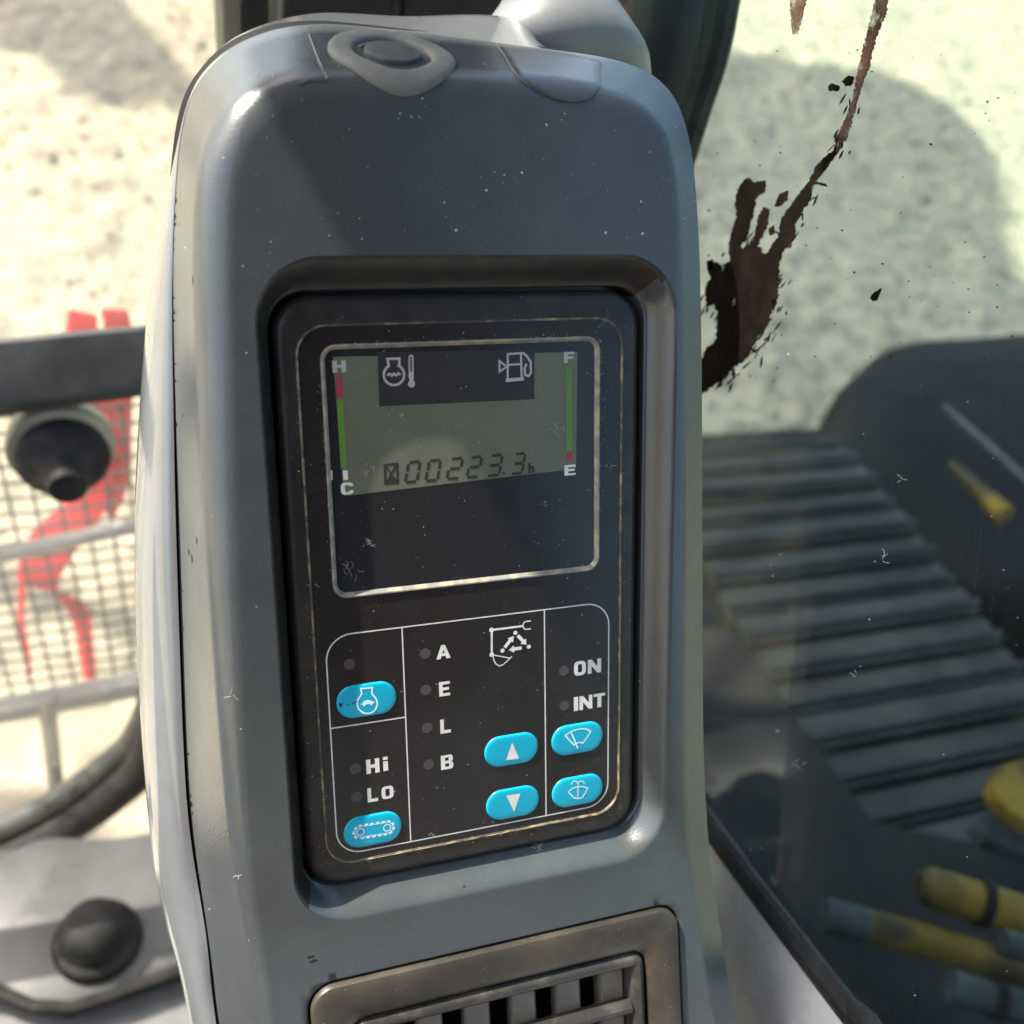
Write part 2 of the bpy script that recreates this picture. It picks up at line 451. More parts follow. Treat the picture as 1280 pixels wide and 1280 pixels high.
# ---- unseen cab shell around the seat; roof edge, openings, door shaped for light
def cab():
    mb = MB(); mb.box((-0.385, -1.15, 2.28), (0.28, 0.39, 2.36), 0.01)
    o = mb.build('ceiling', 'cab'); o['kind'] = 'structure'
    # rear wall and right rear quarter with window openings between sill and header
    mb = MB()
    for a, b in (((-0.95, -1.15, 0.80), (0.28, -1.08, 1.38)), ((-0.95, -1.15, 1.63), (0.28, -1.08, 2.28)), ((-0.95, -1.15, 1.38), (-0.60, -1.08, 1.63)),
                 ((-0.13, -1.15, 1.38), (-0.05, -1.08, 1.63)), ((0.19, -1.15, 1.38), (0.28, -1.08, 1.63))):
        mb.box(a, b)
    o = mb.build('wall_rear', 'cab', smooth=False); o['kind'] = 'structure'
    mb = MB()
    for a, b in (((0.225, -1.08, 0.80), (0.28, -0.50, 1.38)), ((0.225, -1.08, 1.63), (0.28, -0.50, 2.28)), ((0.225, -0.55, 1.38), (0.28, -0.50, 1.63))):
        mb.box(a, b)
    o = mb.build('wall_right', 'cab', smooth=False); o['kind'] = 'structure'
    mb = MB(); mb.box((-0.95, -1.08, 0.74), (0.24, 0.27, 0.79), 0.005)
    o = mb.build('floor', 'deck'); o['kind'] = 'structure'
    t = thing('cab_door', 'dark cab door panel left of the seat, out of frame', 'door', (-0.62, -0.45, 0.79))
    mb = MB(); mb.box((-0.65, -1.08, 0.79), (-0.61, 0.20, 1.36), 0.012); mb.build('door_panel', 'cab', t)
    mb = MB(); mb.tube([(-0.60, -0.30, 1.20), (-0.57, -0.30, 1.20), (-0.57, -0.14, 1.22), (-0.60, -0.14, 1.22)], 0.010, 8); mb.build('handle', 'deck', t)
    t = thing('operator_seat', 'dark red cloth operator seat behind the camera', 'seat', (-0.25, -0.72, 0.79))
    mb = MB(); mb.box((-0.60, -0.98, 1.02), (-0.12, -0.50, 1.16), 0.05); mb.build('cushion', 'seat', t)
    mb = MB(); mb.box((-0.58, -1.06, 1.10), (-0.14, -0.92, 1.50), 0.05); mb.build('backrest', 'seat', t)
    mb = MB(); mb.box((-0.52, -0.90, 0.79), (-0.20, -0.58, 1.02), 0.02); mb.build('base', 'deck', t)
cab()

# ---- unseen sheets on posts, added to cast shade on the ground and machine
def shade_caster(name, poly, z, posts, label):
    t = thing(name, label, 'shade_caster', (*posts[0], 0))
    mb = MB()
    mb.loft([[(x, y, z) for x, y in poly], [(x, y, z + 0.06) for x, y in poly]], True, True, True)
    mb.build('shade_sheet', 'shade_caster', t)
    for x, y in posts:
        mb = MB(); mb.tube([(x, y, 0), (x, y, z)], 0.045, 10); mb.build('post', 'shade_caster', t)
HZ = 9.0
def from_shadow(pts, z=HZ):
    return [(p[0] + z * SUN.x / SUN.z, p[1] + z * SUN.y / SUN.z) for p in pts]
sh = [W(*p, 2, 0.0)[:2] for p in ((1255, 330), (1253, 270), (1240, 200), (1205, 150), (1150, 112), (1090, 88), (1000, 78), (900, 62))]
# shade footprint on the ground, carried up along the sun to the added sheet
fp = [(2.4, -0.56), (3.2, 0.3)] + [tuple(q) for q in sh] + [(0.95, sh[-1][1] + 0.1), (0.95, -0.10), (1.14, -0.16), (1.14, -0.56)]
pts = from_shadow(fp)
shade_caster('shade_caster', pts, HZ, [(pts[-2][0] + 0.1, pts[-2][1] - 0.1), (pts[-1][0] + 0.1, pts[-1][1] + 0.1), (pts[0][0] - 0.1, pts[0][1] + 0.1)], 'large grey sheet on tall posts, added for shade, high above on the left')
sh = [W(*p, 2, 0.0)[:2] for p in ((-60, 55), (0, 62), (50, 78), (80, 110), (120, 128), (170, 128), (205, 132), (232, 128), (236, 100), (215, 70), (180, 35), (150, 5), (120, -25))]
pts = from_shadow([tuple(q) for q in sh] + [(-0.6, 6.4), (-2.4, 6.4), (-2.4, 4.6)])
shade_caster('shade_caster', pts, HZ, [(pts[-1][0] + 0.1, pts[-1][1] + 0.1), (pts[-2][0] + 0.1, pts[-2][1] - 0.1)], 'small grey sheet on tall posts, added for shade, farther ahead')

# ================================================================== LEFT SIDE: front windshield and what lies beyond
YF = 0.45
def front_window():
    g = thing('front_window', 'hazy dusty front windshield left of the console', 'window', (-0.4, YF, 0.80))
    for z0, z1 in ((1.345, 2.25), (0.83, 1.305)):
        mb = MB(); mb.box((-0.92, YF - 0.002, z0), (0.02, YF + 0.003, z1)); mb.build('pane', 'glass_front', g, smooth=False)
    # cross bar between the panes
    zt = [W(0, 440, 1, YF - 0.014)[2], W(175, 423, 1, YF - 0.014)[2]]
    zb = [W(0, 530, 1, YF - 0.02)[2], W(175, 506, 1, YF - 0.02)[2]]
    x0, x1 = W(0, 480, 1, YF)[0], W(175, 470, 1, YF)[0]
    def zz(z, x): return z[0] + (z[1] - z[0]) * (x - x0) / (x1 - x0)
    mb = MB()
    rings = []
    for x in (-0.75, -0.3, 0.05):
        a, b = zz(zt, x), zz(zb, x)
        m = a - (a - b) * 0.60
        rings.append([(x, YF + 0.012, a - 0.012), (x, YF + 0.002, a), (x, YF - 0.004, a), (x, YF - 0.026, m + 0.002), (x, YF - 0.027, m - 0.002), (x, YF - 0.018, m - 0.005),
                      (x, YF - 0.014, b + 0.003), (x, YF - 0.010, b), (x, YF + 0.012, b)])
    mb.loft(rings, True, True, True)
    mb.build('cross_bar', 'bar', g, angle=25)
    # rounded bottom seal
    path = [W(x, y, 1, YF - 0.01) for x, y in ((215, 820), (200, 890), (176, 942), (140, 975), (95, 1008), (45, 1036), (-5, 1058), (-90, 1085), (-300, 1120))]
    path = catmull(path, 6)
    mb = MB(); mb.tube([p + np.array([0, -0.012, -0.006]) for p in path], 0.021, 12); mb.build('seal', 'rubber_black', g)
    mb = MB(); mb.tube([p + np.array([-0.006, 0.004, 0.020]) for p in path], 0.014, 12); mb.build('seal_lip', 'bar', g)
front_window()

def window_knob():
    c = W(78, 566, 1, YF - 0.012)
    t = thing('window_knob', 'black round knob with silver ring on the front windshield', 'knob', c)
    ax = Vector((0.10, -1.0, 0.02)).normalized()
    s = ax.orthogonal().normalized(); q = ax.cross(s)
    def lathe(prof, name, m):
        mb = MB()
        mb.loft([[Vector(c) + ax * h + (s * math.cos(a) + q * math.sin(a)) * r for a in [2 * math.pi * k / 28 for k in range(28)]] for h, r in prof], True, True, True)
        mb.build(name, m, t)
    lathe([(-0.016, 0.039), (-0.006, 0.040), (-0.002, 0.0385), (0.0, 0.034), (0.001, 0.031)], 'ring', 'ring')
    lathe([(0.0, 0.033), (0.007, 0.0345), (0.012, 0.033), (0.018, 0.026), (0.023, 0.0185), (0.028, 0.0155), (0.040, 0.0145), (0.043, 0.0135), (0.0445, 0.010)], 'cap', 'rubber_black')
window_knob()

def guard():
    Y = 0.60
    t = thing('mesh_guard', 'black wire mesh guard with pale bars outside the front windshield', 'guard', (-0.2, Y, 0.62))
    for a, b, r in (((-40, 703), (190, 652), 0.0085), ((-40, 896), (190, 852), 0.016)):
        mb = MB(); mb.tube([W(*a, 1, Y - 0.012), W(*b, 1, Y - 0.012)], r, 8); mb.build('frame_bar', 'guard', t)
    mb = MB(); mb.tube([W(58, 870, 1, Y - 0.02), W(70, 985, 1, Y - 0.02)], 0.010, 8); mb.build('bracket', 'guard', t)
    xs = np.arange(-0.42, 0.03, 0.0225)
    m0 = None
    zt, zb = W(80, 505, 1, Y)[2], W(80, 872, 1, Y)[2]
    for i, x in enumerate(xs):
        if m0 is None:
            mb = MB()
            mb.tube([(x, Y + 0.0012 * (k % 2 * 2 - 1), zb + (zt - zb) * k / 14) for k in range(15)], 0.0018, 5)
            m0 = mb.build('wire', 'wire', t)
        else:
            o = m0.copy(); COL.objects.link(o); o.location.x = x - xs[0]
    zs = np.arange(zb + 0.008, zt, 0.0205)
    h0 = None
    for z in zs:
        if h0 is None:
            mb = MB()
            mb.tube([(-0.43 + 0.465 * k / 20, Y + 0.0012 * (k % 2 * -2 + 1), z - 0.02 * (1 - k / 20)) for k in range(21)], 0.0018, 5)
            h0 = mb.build('wire', 'wire', t)
        else:
            o = h0.copy(); COL.objects.link(o); o.location.z = z - zs[0]
guard()

def red_strip():
    Y = 0.66
    t = thing('red_strip', 'twisted red cloth strips hanging behind the wire mesh', 'cloth', W(90, 850, 1, Y))
    def strip(pl, name):
        mb = MB()
        a = [W(p[0], p[1], 1, Y + 0.012 * math.sin(i * 1.3)) for i, p in enumerate(pl)]
        b = [W(p[2], p[3], 1, Y + 0.012 * math.sin(i * 1.3 + 1.0) + 0.004) for i, p in enumerate(pl)]
        a = catmull(a, 5); b = catmull(b, 5)
        d = np.array([0, 0.003, 0])
        mb.loft([a, b, [p + d for p in b], [p + d for p in a]], False)
        mb.build(name, 'red_cloth', t, angle=60)
    strip([(86, 388, 122, 396), (84, 430, 124, 440), (105, 500, 140, 505), (116, 560, 158, 560), (90, 620, 130, 640), (36, 672, 100, 680), (22, 725, 72, 735), (60, 738, 100, 752), (88, 770, 112, 770), (98, 815, 118, 810), (106, 850, 121, 850)], 'strip')
    strip([(126, 388, 160, 390), (132, 430, 168, 436), (135, 520, 165, 520), (140, 590, 162, 600), (130, 640, 142, 650)], 'strip')
    strip([(24, 730, 34, 730), (22, 775, 30, 775), (30, 820, 38, 820), (34, 852, 40, 852)], 'strip')
red_strip()

# ---- floor plate at the lower left with rubber stop
def floor_plate():
    z = 0.85
    out = [(-120, 1072), (0, 1064), (60, 1046), (130, 1048), (215, 1036), (300, 1030), (330, 1120), (300, 1180), (225, 1206), (150, 1232), (90, 1252), (40, 1250), (-10, 1228), (-120, 1200)]
    P3 = [W(x, y, 2, z) for x, y in out]
    c = np.mean(P3, 0)
    P3 = catmull(P3 + [P3[0]], 4)[:-1]
    def sc(k, dz): return [c + (p - c) * k + np.array([0, 0, dz]) for p in P3]
    mb = MB(); mb.loft([sc(1.0, -0.03), sc(1.0, -0.006), sc(0.985, -0.001), sc(0.95, 0.0)], True, True, True)
    o = mb.build('floor_plate', 'floor'); tag(o, 'worn grey plate with rolled edge below the windshield', 'plate')
    mb = MB(); mb.tube([W(x, y, 2, z - 0.004) for x, y in ((-120, 1206), (-10, 1236), (40, 1258), (90, 1260), (150, 1240), (225, 1213), (300, 1186))], 0.0065, 8)
    o = mb.build('edge_strip', 'rubber_black'); tag(o, 'black rubber strip along the near edge of the grey plate', 'strip')
    near = [(-200, 1215), (-10, 1248), (40, 1268), (90, 1272), (150, 1252), (225, 1226), (320, 1200), (330, 1400), (-200, 1400)]
    mb = MB(); Q = [W(x, y, 2, z - 0.03) for x, y in near]
    mb.loft([[q - np.array([0, 0, 0.02]) for q in Q], Q], True, True, True)
    o = mb.build('floor_mat', 'pale', smooth=False); tag(o, 'pale floor mat at the lower left corner', 'mat')
    b = W(122, 1178, 2, z)
    t = thing('rubber_stop', 'black domed rubber stop on the grey plate', 'stop', b)
    prof = [(0.0, 0.038), (0.006, 0.0385), (0.012, 0.036), (0.015, 0.031), (0.018, 0.029), (0.032, 0.027), (0.040, 0.023), (0.044, 0.016), (0.0455, 0.006)]
    mb = MB(); mb.loft([[(b[0] + r * math.cos(a), b[1] + r * math.sin(a), b[2] + h) for a in [2 * math.pi * k / 32 for k in range(32)]] for h, r in prof[:4]], True, True, True)
    mb.build('base', 'rubber_black', t)
    mb = MB(); mb.loft([[(b[0] + r * math.cos(a), b[1] + r * math.sin(a), b[2] + h) for a in [2 * math.pi * k / 32 for k in range(32)]] for h, r in prof[3:]], True, True, True)
    mb.build('dome', 'rubber_black', t)
floor_plate()

# ---- corner post and right pillar
def posts():
    t = thing('corner_post', 'dark ribbed window post behind the console top', 'post', (0.09, 0.50, 0.80))
    xa = W(279, 30, 1, 0.47)[0]
    def slab(x0, x1, y0, y1, m, name, bev=0.006):
        mb = MB(); mb.box((x0, y0, 0.80), (x1, y1, 2.28), bev); mb.build(name, m, t)
    slab(xa, xa + 0.028, 0.47, 0.54, 'pillar', 'post_edge', 0.006)
    slab(xa + 0.033, xa + 0.037, 0.478, 0.53, 'trim', 'trim_line', 0.001)
    slab(xa + 0.041, xa + 0.105, 0.470, 0.54, 'pillar', 'post_face', 0.010)
    slab(xa + 0.108, xa + 0.112, 0.478, 0.53, 'bar', 'trim_line', 0.001)
    slab(xa + 0.115, xa + 0.20, 0.474, 0.54, 'pillar', 'post_face', 0.010)
    X = 0.225
    path = catmull([W(x, y, 0, X) for x, y in ((846, -160), (838, -60), (836, 10), (826, 70), (806, 140), (780, 230), (750, 340), (740, 480))], 5)
    mb = MB(); mb.tube(path, 0.0275, 20)
    o = mb.build('side_pillar', 'pillar'); tag(o, 'dark curved cab pillar right of the console top', 'pillar')
    path = catmull([W(x, y, 0, X - 0.01) for x, y in ((922, -160), (912, -60), (902, 10), (890, 70), (868, 140), (840, 230), (800, 340))], 5)
    mb = MB(); mb.tube(path, 0.008, 10)
    o = mb.build('pillar_seal', 'rubber_black'); tag(o, 'black rubber seal between curved pillar and side glass', 'seal')
posts()

# ================================================================== RIGHT SIDE: side glass, trim, track, deck
XG = 0.20
def side_window():
    sill = [W(x, y, 0, XG) for x, y in ((840, 960), (880, 1016), (930, 1085), (980, 1150), (1030, 1215), (1082, 1282), (1140, 1358))]
    Y0, Z0 = sill[-1][1], sill[-1][2]
    sill_yz = [(0.30, 1.24)] + [(p[1], p[2]) for p in sill] + [(Y0 - 0.3, Z0 + 0.05), (Y0 - 0.75, Z0 + 0.06)]
    t = thing('side_window', 'dusty tinted side glass right of the console with dark mud smear', 'window', (XG, -0.1, 1.35))
    poly = sill_yz[:-1] + [(sill_yz[-2][0], 2.28), (0.30, 2.28)]
    mb = MB(); mb.loft([[(XG, y, z) for y, z in poly], [(XG + 0.005, y, z) for y, z in poly]], True, True, True)
    mb.build('pane', 'glass_side', t, smooth=False)
    # rubber gasket along the sill
    mb = MB(); mb.tube(catmull([(XG - 0.002, y, z) for y, z in sill_yz], 4), 0.0052, 10)
    mb.build('gasket', 'rubber_black', t)
    # trim panel under the sill
    mb = MB()
    top = [(XG - 0.005, y, z - 0.0055) for y, z in sill_yz]
    mb.loft([[(XG + 0.008, y, z) for _, y, z in top], top, [(XG - 0.008, y, z - 0.006) for _, y, z in top], [(XG - 0.012, y + 0.0, z - 0.10) for _, y, z in top], [(XG - 0.012, y, z - 0.5) for _, y, z in top]], False)
    o = fix_normals(mb.build('sill_trim', 'trim', smooth=True, angle=30)); tag(o, 'pale grey trim panel under the side glass', 'panel')
    # thin scratches of light along the glass edge
    # mud smear on the inner face
    nx = np.array([-1.0, 0, 0])
    def blob(pl, h=0.0006, name='mud_smear', m='mud', jit=1.2, sub=2):
        q = []
        n = len(pl)
        for i in range(n):
            a, b = np.array(pl[i], float), np.array(pl[(i + 1) % n], float)
            k = max(1, int(np.linalg.norm(b - a) / sub))
            for j in range(k):
                c = a + (b - a) * j / k
                q.append(c + np.array([random.uniform(-jit, jit), random.uniform(-jit, jit)]))
        base = [W(x, y, 0, XG - 0.0003) for x, y in q]
        mb = MB(); mb.poly(base, h, nx)
        return mb.build(name, m, t, smooth=False)
    blob([(1098, -8), (1112, -8), (1108, 18), (1098, 40), (1092, 62), (1088, 80), (1076, 112), (1066, 150), (1060, 170), (1048, 190), (1044, 186), (1052, 160), (1062, 140), (1070, 110), (1074, 84), (1080, 62), (1086, 36)], m='mud_thin')
    blob([(1046, 186), (1052, 178), (1040, 200), (1026, 220), (1016, 232), (1014, 250), (1004, 262), (994, 282), (992, 300), (978, 316), (974, 336), (972, 372), (964, 392), (958, 410), (946, 422), (936, 446), (914, 462), (890, 484), (876, 494), (862, 496), (862, 470), (878, 448), (884, 436), (896, 424), (898, 390), (892, 380), (884, 384), (882, 360), (890, 348), (884, 332), (892, 326), (902, 332), (914, 326), (912, 310), (916, 288), (922, 272), (920, 246), (928, 228), (936, 222), (944, 228), (958, 226), (956, 240), (946, 246), (942, 268), (936, 290), (926, 308), (930, 312), (942, 300), (946, 288), (950, 268), (956, 258), (962, 262), (960, 280), (954, 294), (948, 306), (954, 316), (960, 318), (966, 306), (974, 296), (978, 272), (990, 258), (1002, 240), (1012, 226), (1020, 210), (1032, 196)])
    for pl in ([(970, 258), (974, 244), (986, 238), (984, 250), (976, 258)], [(962, 286), (968, 282), (969, 292), (963, 294)], [(1036, 108), (1042, 104), (1050, 108), (1048, 114), (1038, 114)],
               [(1054, 102), (1062, 94), (1068, 96), (1066, 106), (1058, 108)], [(1018, 226), (1032, 230), (1034, 233), (1020, 230)],
               [(1088, 372), (1094, 366), (1103, 360), (1096, 376), (1092, 377)], [(884, 326), (892, 324), (892, 336), (886, 340)], [(970, 372), (972, 380), (968, 384), (967, 376)]):
        blob(pl, jit=0.7, sub=1.5, name='mud_fleck')
    blob([(988, -8), (1010, -8), (1004, 20), (997, 44), (992, 42), (990, 20)], m='mud_thin')
    mb = MB()
    edge = [(960, 405), (950, 425), (938, 446), (918, 460), (900, 474), (972, 380), (976, 350), (890, 440), (884, 384), (892, 372), (914, 330), (922, 290), (940, 300), (990, 290), (1000, 268), (1012, 246), (1040, 196), (1052, 176), (1066, 140), (930, 440), (906, 466), (945, 410), (900, 400)]
    for _ in range(170):
        x, y = random.choice(edge); x += random.gauss(0, 7); y += random.gauss(0, 9)
        L = random.uniform(2.5, 9); wd = random.uniform(0.5, 1.4); a = R_(118 + random.gauss(0, 14))
        dx, dy = math.cos(a), math.sin(a); n_ = (-dy, dx)
        pl = [(x - dx * L, y - dy * L), (x - dx * L * .3 + n_[0] * wd, y - dy * L * .3 + n_[1] * wd), (x + dx * L * .4 + n_[0] * wd * .8, y + dy * L * .4 + n_[1] * wd * .8), (x + dx * L, y + dy * L), (x + dx * L * .3 - n_[0] * wd, y + dy * L * .3 - n_[1] * wd), (x - dx * L * .4 - n_[0] * wd * .7, y - dy * L * .4 - n_[1] * wd * .7)]
        mb.poly([W(p, q, 0, XG - 0.0003) for p, q in pl], 0.0002, nx)
    mb.build('mud_streaks', 'mud', t, smooth=False, kind='stuff')
    # small dark and pale specks on the glass
    for name, m, cnt, (ylo, yhi) in (('dark_specks', 'speck_dark', 90, (60, 520)), ('pale_specks', 'speck', 24, (380, 1270))):
        mb = MB()
        for _ in range(cnt):
            x, y = random.uniform(885, 1278), random.uniform(ylo, yhi)
            r = random.choice([0.5, 0.6, 0.8, 1.0, 1.5]) * random.uniform(0.7, 1.2)
            n = 6; ph = random.uniform(0, 6)
            pl = [(x + r * random.uniform(0.6, 1.4) * math.cos(ph + k * 6.283 / n), y + r * random.uniform(0.6, 1.4) * math.sin(ph + k * 6.283 / n)) for k in range(n)]
            mb.poly([W(a, b, 0, XG - 0.0003) for a, b in pl], 0.0003, nx)
        mb.build(name, m, t, smooth=False, kind='stuff')
    mb = MB()
    for cx, cy, s in ((1107, 697, 9), (1128, 598, 5), (998, 953, 7), (1068, 843, 5)):
        for k in range(4):
            a = random.uniform(0, 6.28); pts = []
            x, y = cx + random.uniform(-s, s) * 0.7, cy + random.uniform(-s, s) * 0.7
            for j in range(5):
                pts.append(W(x, y, 0, XG - 0.0006)); a += random.uniform(-1.0, 1.0)
                x += s / 4 * math.cos(a); y += s / 4 * math.sin(a)
            mb.tube(pts, 0.00008, 4)
    mb.build('lint', 'fibre', t, kind='stuff')
M['mud_thin'] = mat('thin_dried_mud', (0.14, 0.085, 0.05), 0.85, 0.2, var=(0.03, 0.02, 0.015), vscale=70, vmix=(0.40, 0.65))
add_holes(M['mud_thin'], 160.0, 0.34, 0.52)
side_window()

def track():
    X0, X1 = 0.725, 1.135
    zt, Rr = 0.745, 0.30
    yf = 0.86                                   # where the top run bends down over the idler
    t = thing('crawler_track', 'dark steel crawler track with ribbed pads outside the side glass', 'track', (0.93, 0.3, 0))
    pitch = 0.060
    mb = MB()
    prof = [(-0.028, -0.014), (-0.028, 0.001), (-0.023, 0.003), (-0.019, 0.014), (-0.012, 0.015), (-0.007, 0.003), (0.016, 0.002), (0.024, -0.002), (0.024, -0.014)]
    mb.loft([[(x, y, z) for y, z in prof] for x in (X0, X0 + 0.004, X1 - 0.004, X1)], True, True, True)
    me = mb.build('track_pad', 'steel', None, angle=25)
    data = me.data
    # mesh data is centred on its own origin: place each pad along the loop
    off = me.location.copy()
    bpy.data.objects.remove(me)
    def place(y, z, a):
        o = bpy.data.objects.new('track_pad', data); COL.objects.link(o); o.parent = t
        rot = Matrix.Rotation(a, 4, 'X')
        o.matrix_local = Matrix.Translation(Vector((0, y, z)) - ORG[t.name]) @ rot @ Matrix.Translation(off)
    n = int((yf + 1.6) / pitch)
    for k in range(n):
        place(yf - k * pitch, zt - 0.004 * math.sin(k * 2.1), 0.03 * math.sin(k * 3.3))
    arc = int(math.pi * Rr / pitch)
    for k in range(1, arc):
        a = k * pitch / Rr
        place(yf + Rr * math.sin(a), zt - Rr + Rr * math.cos(a), -a)
    mb = MB()
    ring = [(yf + (Rr - 0.03) * math.sin(a), zt - Rr + (Rr - 0.03) * math.cos(a)) for a in np.linspace(0, math.pi, 20)]
    ring = ring + [(-1.5, zt - 2 * Rr + 0.03), (-1.5, zt - 0.03)]
    mb.loft([[(x, y, z) for y, z in ring] for x in (X0 + 0.05, X1 - 0.05)], True, True, True)
    mb.build('track_belt', 'black_body', t, smooth=False)
track()

def deck():
    # dark skirt of the upper body between cab and track, and the dark mass beyond the track
    zk = 0.80
    pl = [(W(820, 640, 2, zk)), W(872, 742, 2, zk), W(930, 800, 2, zk), W(1000, 905, 2, zk), W(1090, 1022, 2, zk), W(1180, 1040, 2, zk), W(1300, 1065, 2, zk), W(1600, 1100, 2, zk)]
    pl = [(p[0], p[1]) for p in pl] + [(2.0, -1.3), (0.24, -1.3), (0.24, 0.62)]
    mb = MB(); mb.loft([[(x, y, zk - 0.12) for x, y in pl], [(x, y, zk - 0.01) for x, y in pl], [(x * 0.995 + 0.002, y - 0.006, zk) for x, y in pl]], True, True, True)
    o = mb.build('deck_plate', 'deck', angle=40); tag(o, 'dark machine deck between the cab and the crawler track', 'deck')
    # rounded dark mass of unknown nature beyond
    out = [(1036, 560), (1040, 520), (1052, 480), (1075, 448), (1110, 426), (1160, 415), (1220, 412), (1300, 408), (1420, 404), (1500, 560), (1420, 760), (1300, 760), (1220, 740), (1150, 690), (1080, 640)]
    zc = 0.52
    P3 = catmull([W(x, y, 2, zc) for x, y in out + [out[0]]], 4)[:-1]
    P3 = [p + np.array([0.012 * noise.noise((p[0] * 7, p[1] * 7, 5)), 0.012 * noise.noise((p[0] * 7, p[1] * 7, 9)), 0]) for p in P3]
    c = np.mean(P3, 0)
    def sc(k, z): return [np.array([*(c + (p - c) * k)[:2], z]) for p in P3]
    mb = MB(); mb.loft([sc(0.97, 0.02), sc(1.0, 0.10), sc(1.0, zc - 0.12), sc(0.985, zc - 0.05), sc(0.94, zc - 0.01), sc(0.85, zc + 0.01), sc(0.4, zc + 0.03)], True, True, True)
    o = mb.build('dark_mass', 'black_body', angle=50); tag(o, 'dark rounded mass beyond the crawler track', 'cover')
deck()

def rods():
    def rod(name, pts, z, r, m, label, cat, tip=None, grp=None):
        t = None
        path = [W(x, y, 2, z if not isinstance(z, (list, tuple)) else z[i]) for i, (x, y) in enumerate(pts)]
        if tip:
            t = thing(name, label, cat, path[0], grp)
            mb = MB(); mb.tube(path, r, 12); mb.build('rod', m, t)
            tp = [W(x, y, 2, zz) for (x, y), zz in tip[0]]
            mb = MB(); mb.tube(tp, tip[1], 12); mb.build('end_fitting', tip[2], t)
        else:
            mb = MB(); mb.tube(path, r, 12); o = mb.build(name, m); tag(o, label, cat, grp)
    rod('control_rod', [(1180, 508), (1230, 552), (1300, 616)], 0.95, 0.007, 'greyblue', 'thin blue grey rod over the dark mass', 'rod')
    rod('yellow_lever', [(1188, 580), (1205, 596), (1228, 616), (1244, 632), (1256, 644)], 0.95, [0.007, 0.010, 0.011, 0.014, 0.017], 'yellow', 'short yellow lever with flared end on the dark mass', 'lever')
    rod('yellow_pipe', [(1148, 1106), (1160, 1108), (1230, 1130), (1330, 1160)], 0.98, [0.012, 0.019, 0.019, 0.019], 'yellow', 'upper thick yellow pipe on the dark deck', 'pipe', tip=((((1222, 1127), 0.98), ((1234, 1131), 0.98)), 0.0225, 'black_body'))
    rod('hose', [(1078, 1156), (1140, 1172), (1210, 1192), (1320, 1222)], 0.96, 0.0155, 'yellow', 'yellow hose with grey end, below the thick yellow pipe', 'hose', tip=(((( 1030, 1144), 0.96), ((1080, 1157), 0.96)), 0.0165, 'greyblue'))
    rod('hydraulic_hose', [(1188, 1232), (1230, 1246), (1320, 1272)], 0.99, 0.014, 'greyblue', 'pale blue grey hose at the lower right corner', 'hose', tip=((((1240, 1249), 0.99), ((1252, 1253), 0.99)), 0.0165, 'black_body'))
    rod('pipe_stub', [(1252, 1178), (1320, 1196)], 1.03, 0.012, 'greyblue', 'short pale blue pipe end between the yellow pipes', 'pipe')
    for name, z, h, pl, m, label, cat in (('yellow_bracket', 0.95, 0.02, ((1240, 978), (1246, 962), (1262, 952), (1340, 936), (1340, 1050), (1292, 1032), (1262, 1014), (1244, 994)), 'yellow', 'yellow bracket at the right edge above the deck', 'bracket'),
                                          ('pale_block', 0.90, 0.02, ((1218, 1028), (1226, 1014), (1244, 1006), (1330, 1022), (1330, 1084), (1274, 1066), (1232, 1048)), 'greyblue', 'pale block just below the yellow bracket', 'block')):
        q = [W(x, y, 2, z) for x, y in pl]
        c = np.mean(q, 0)
        mb = MB(); mb.loft([[p - np.array([0, 0, h]) for p in q], [p - np.array([0, 0, 0.004]) for p in q], [c + (p - c) * 0.97 for p in q]], True, True, True)
        o = mb.build(name, m); tag(o, label, cat)
rods()

# ================================================================== CONSOLE
WF = 6.0                                        # console face stands 6 mm proud of the monitor print
BEZ = (-10.4, -89.5, 110.8, 107.6)              # monitor bezel outline in panel mm
# S: seam edge of the front shell (pixel, depth), F: where the face turns flat, B: rear shell outline
KEY = [((300, 1420), -34, (360, 1420), (280, 1420), 9),
       ((275, 1280), -34, (344, 1280), (244, 1280), 9),
       ((262, 1180), -33, (332, 1180), (224, 1200), 10),
       ((238, 1000), -32, (312, 1000), (188, 1045), 11),
       ((226, 700), -32, (300, 700), (168, 700), 12),
       ((217, 400), -32, (296, 400), (183, 395), 12),
       ((220, 240), -32, (296, 258), (205, 240), 12),
       ((233, 140), -31, (308, 196), (229, 145), 13),
       ((262, 86), -30, (334, 160), (256, 84), 14),
       ((312, 48), -30, (384, 138), (302, 42), 15),
       ((389, 31), -28, (446, 132), (389, 17), 15),
       ((500, 39), -28, (525, 132), (500, 20), 15),
       ((650, 57), -27, (650, 136), (650, 27), 15),
       ((765, 74), -24, (750, 144), (765, 46), 14),
       ((826, 102), -13, (800, 162), (826, 80), 12),
       ((858, 160), -3, (830, 198), (858, 140), 9),
       ((872, 270), 1, (841, 285), (872, 262), 9),
       ((877, 450), 1, (846, 450), (877, 450), 9),
       ((878, 700), 1, (848, 700), (878, 700), 9),
       ((880, 950), 1, (850, 950), (880, 950), 9),
       ((892, 1130), 1, (862, 1130), (892, 1130), 9),
       ((908, 1280), 1, (880, 1280), (908, 1280), 9),
       ((926, 1420), 1, (898, 1420), (926, 1420), 9)]
PER = 10
S_ = catmull([P(*k[0], k[1]) for k in KEY], PER)
F_ = catmull([P(*k[2], WF) for k in KEY], PER)
B_ = []
for i, k in enumerate(KEY):
    b = P(*k[3], -72)
    if i >= 13:
        s = P(*k[0], k[1]); b = np.array([s[0] + (-4 if i > 14 else -2), s[1] - (0 if i > 15 else 2), -72])
    B_.append(b)
B_ = catmull(B_, PER)
RAD_ = catmull([(k[4], 0.0) for k in KEY], PER)
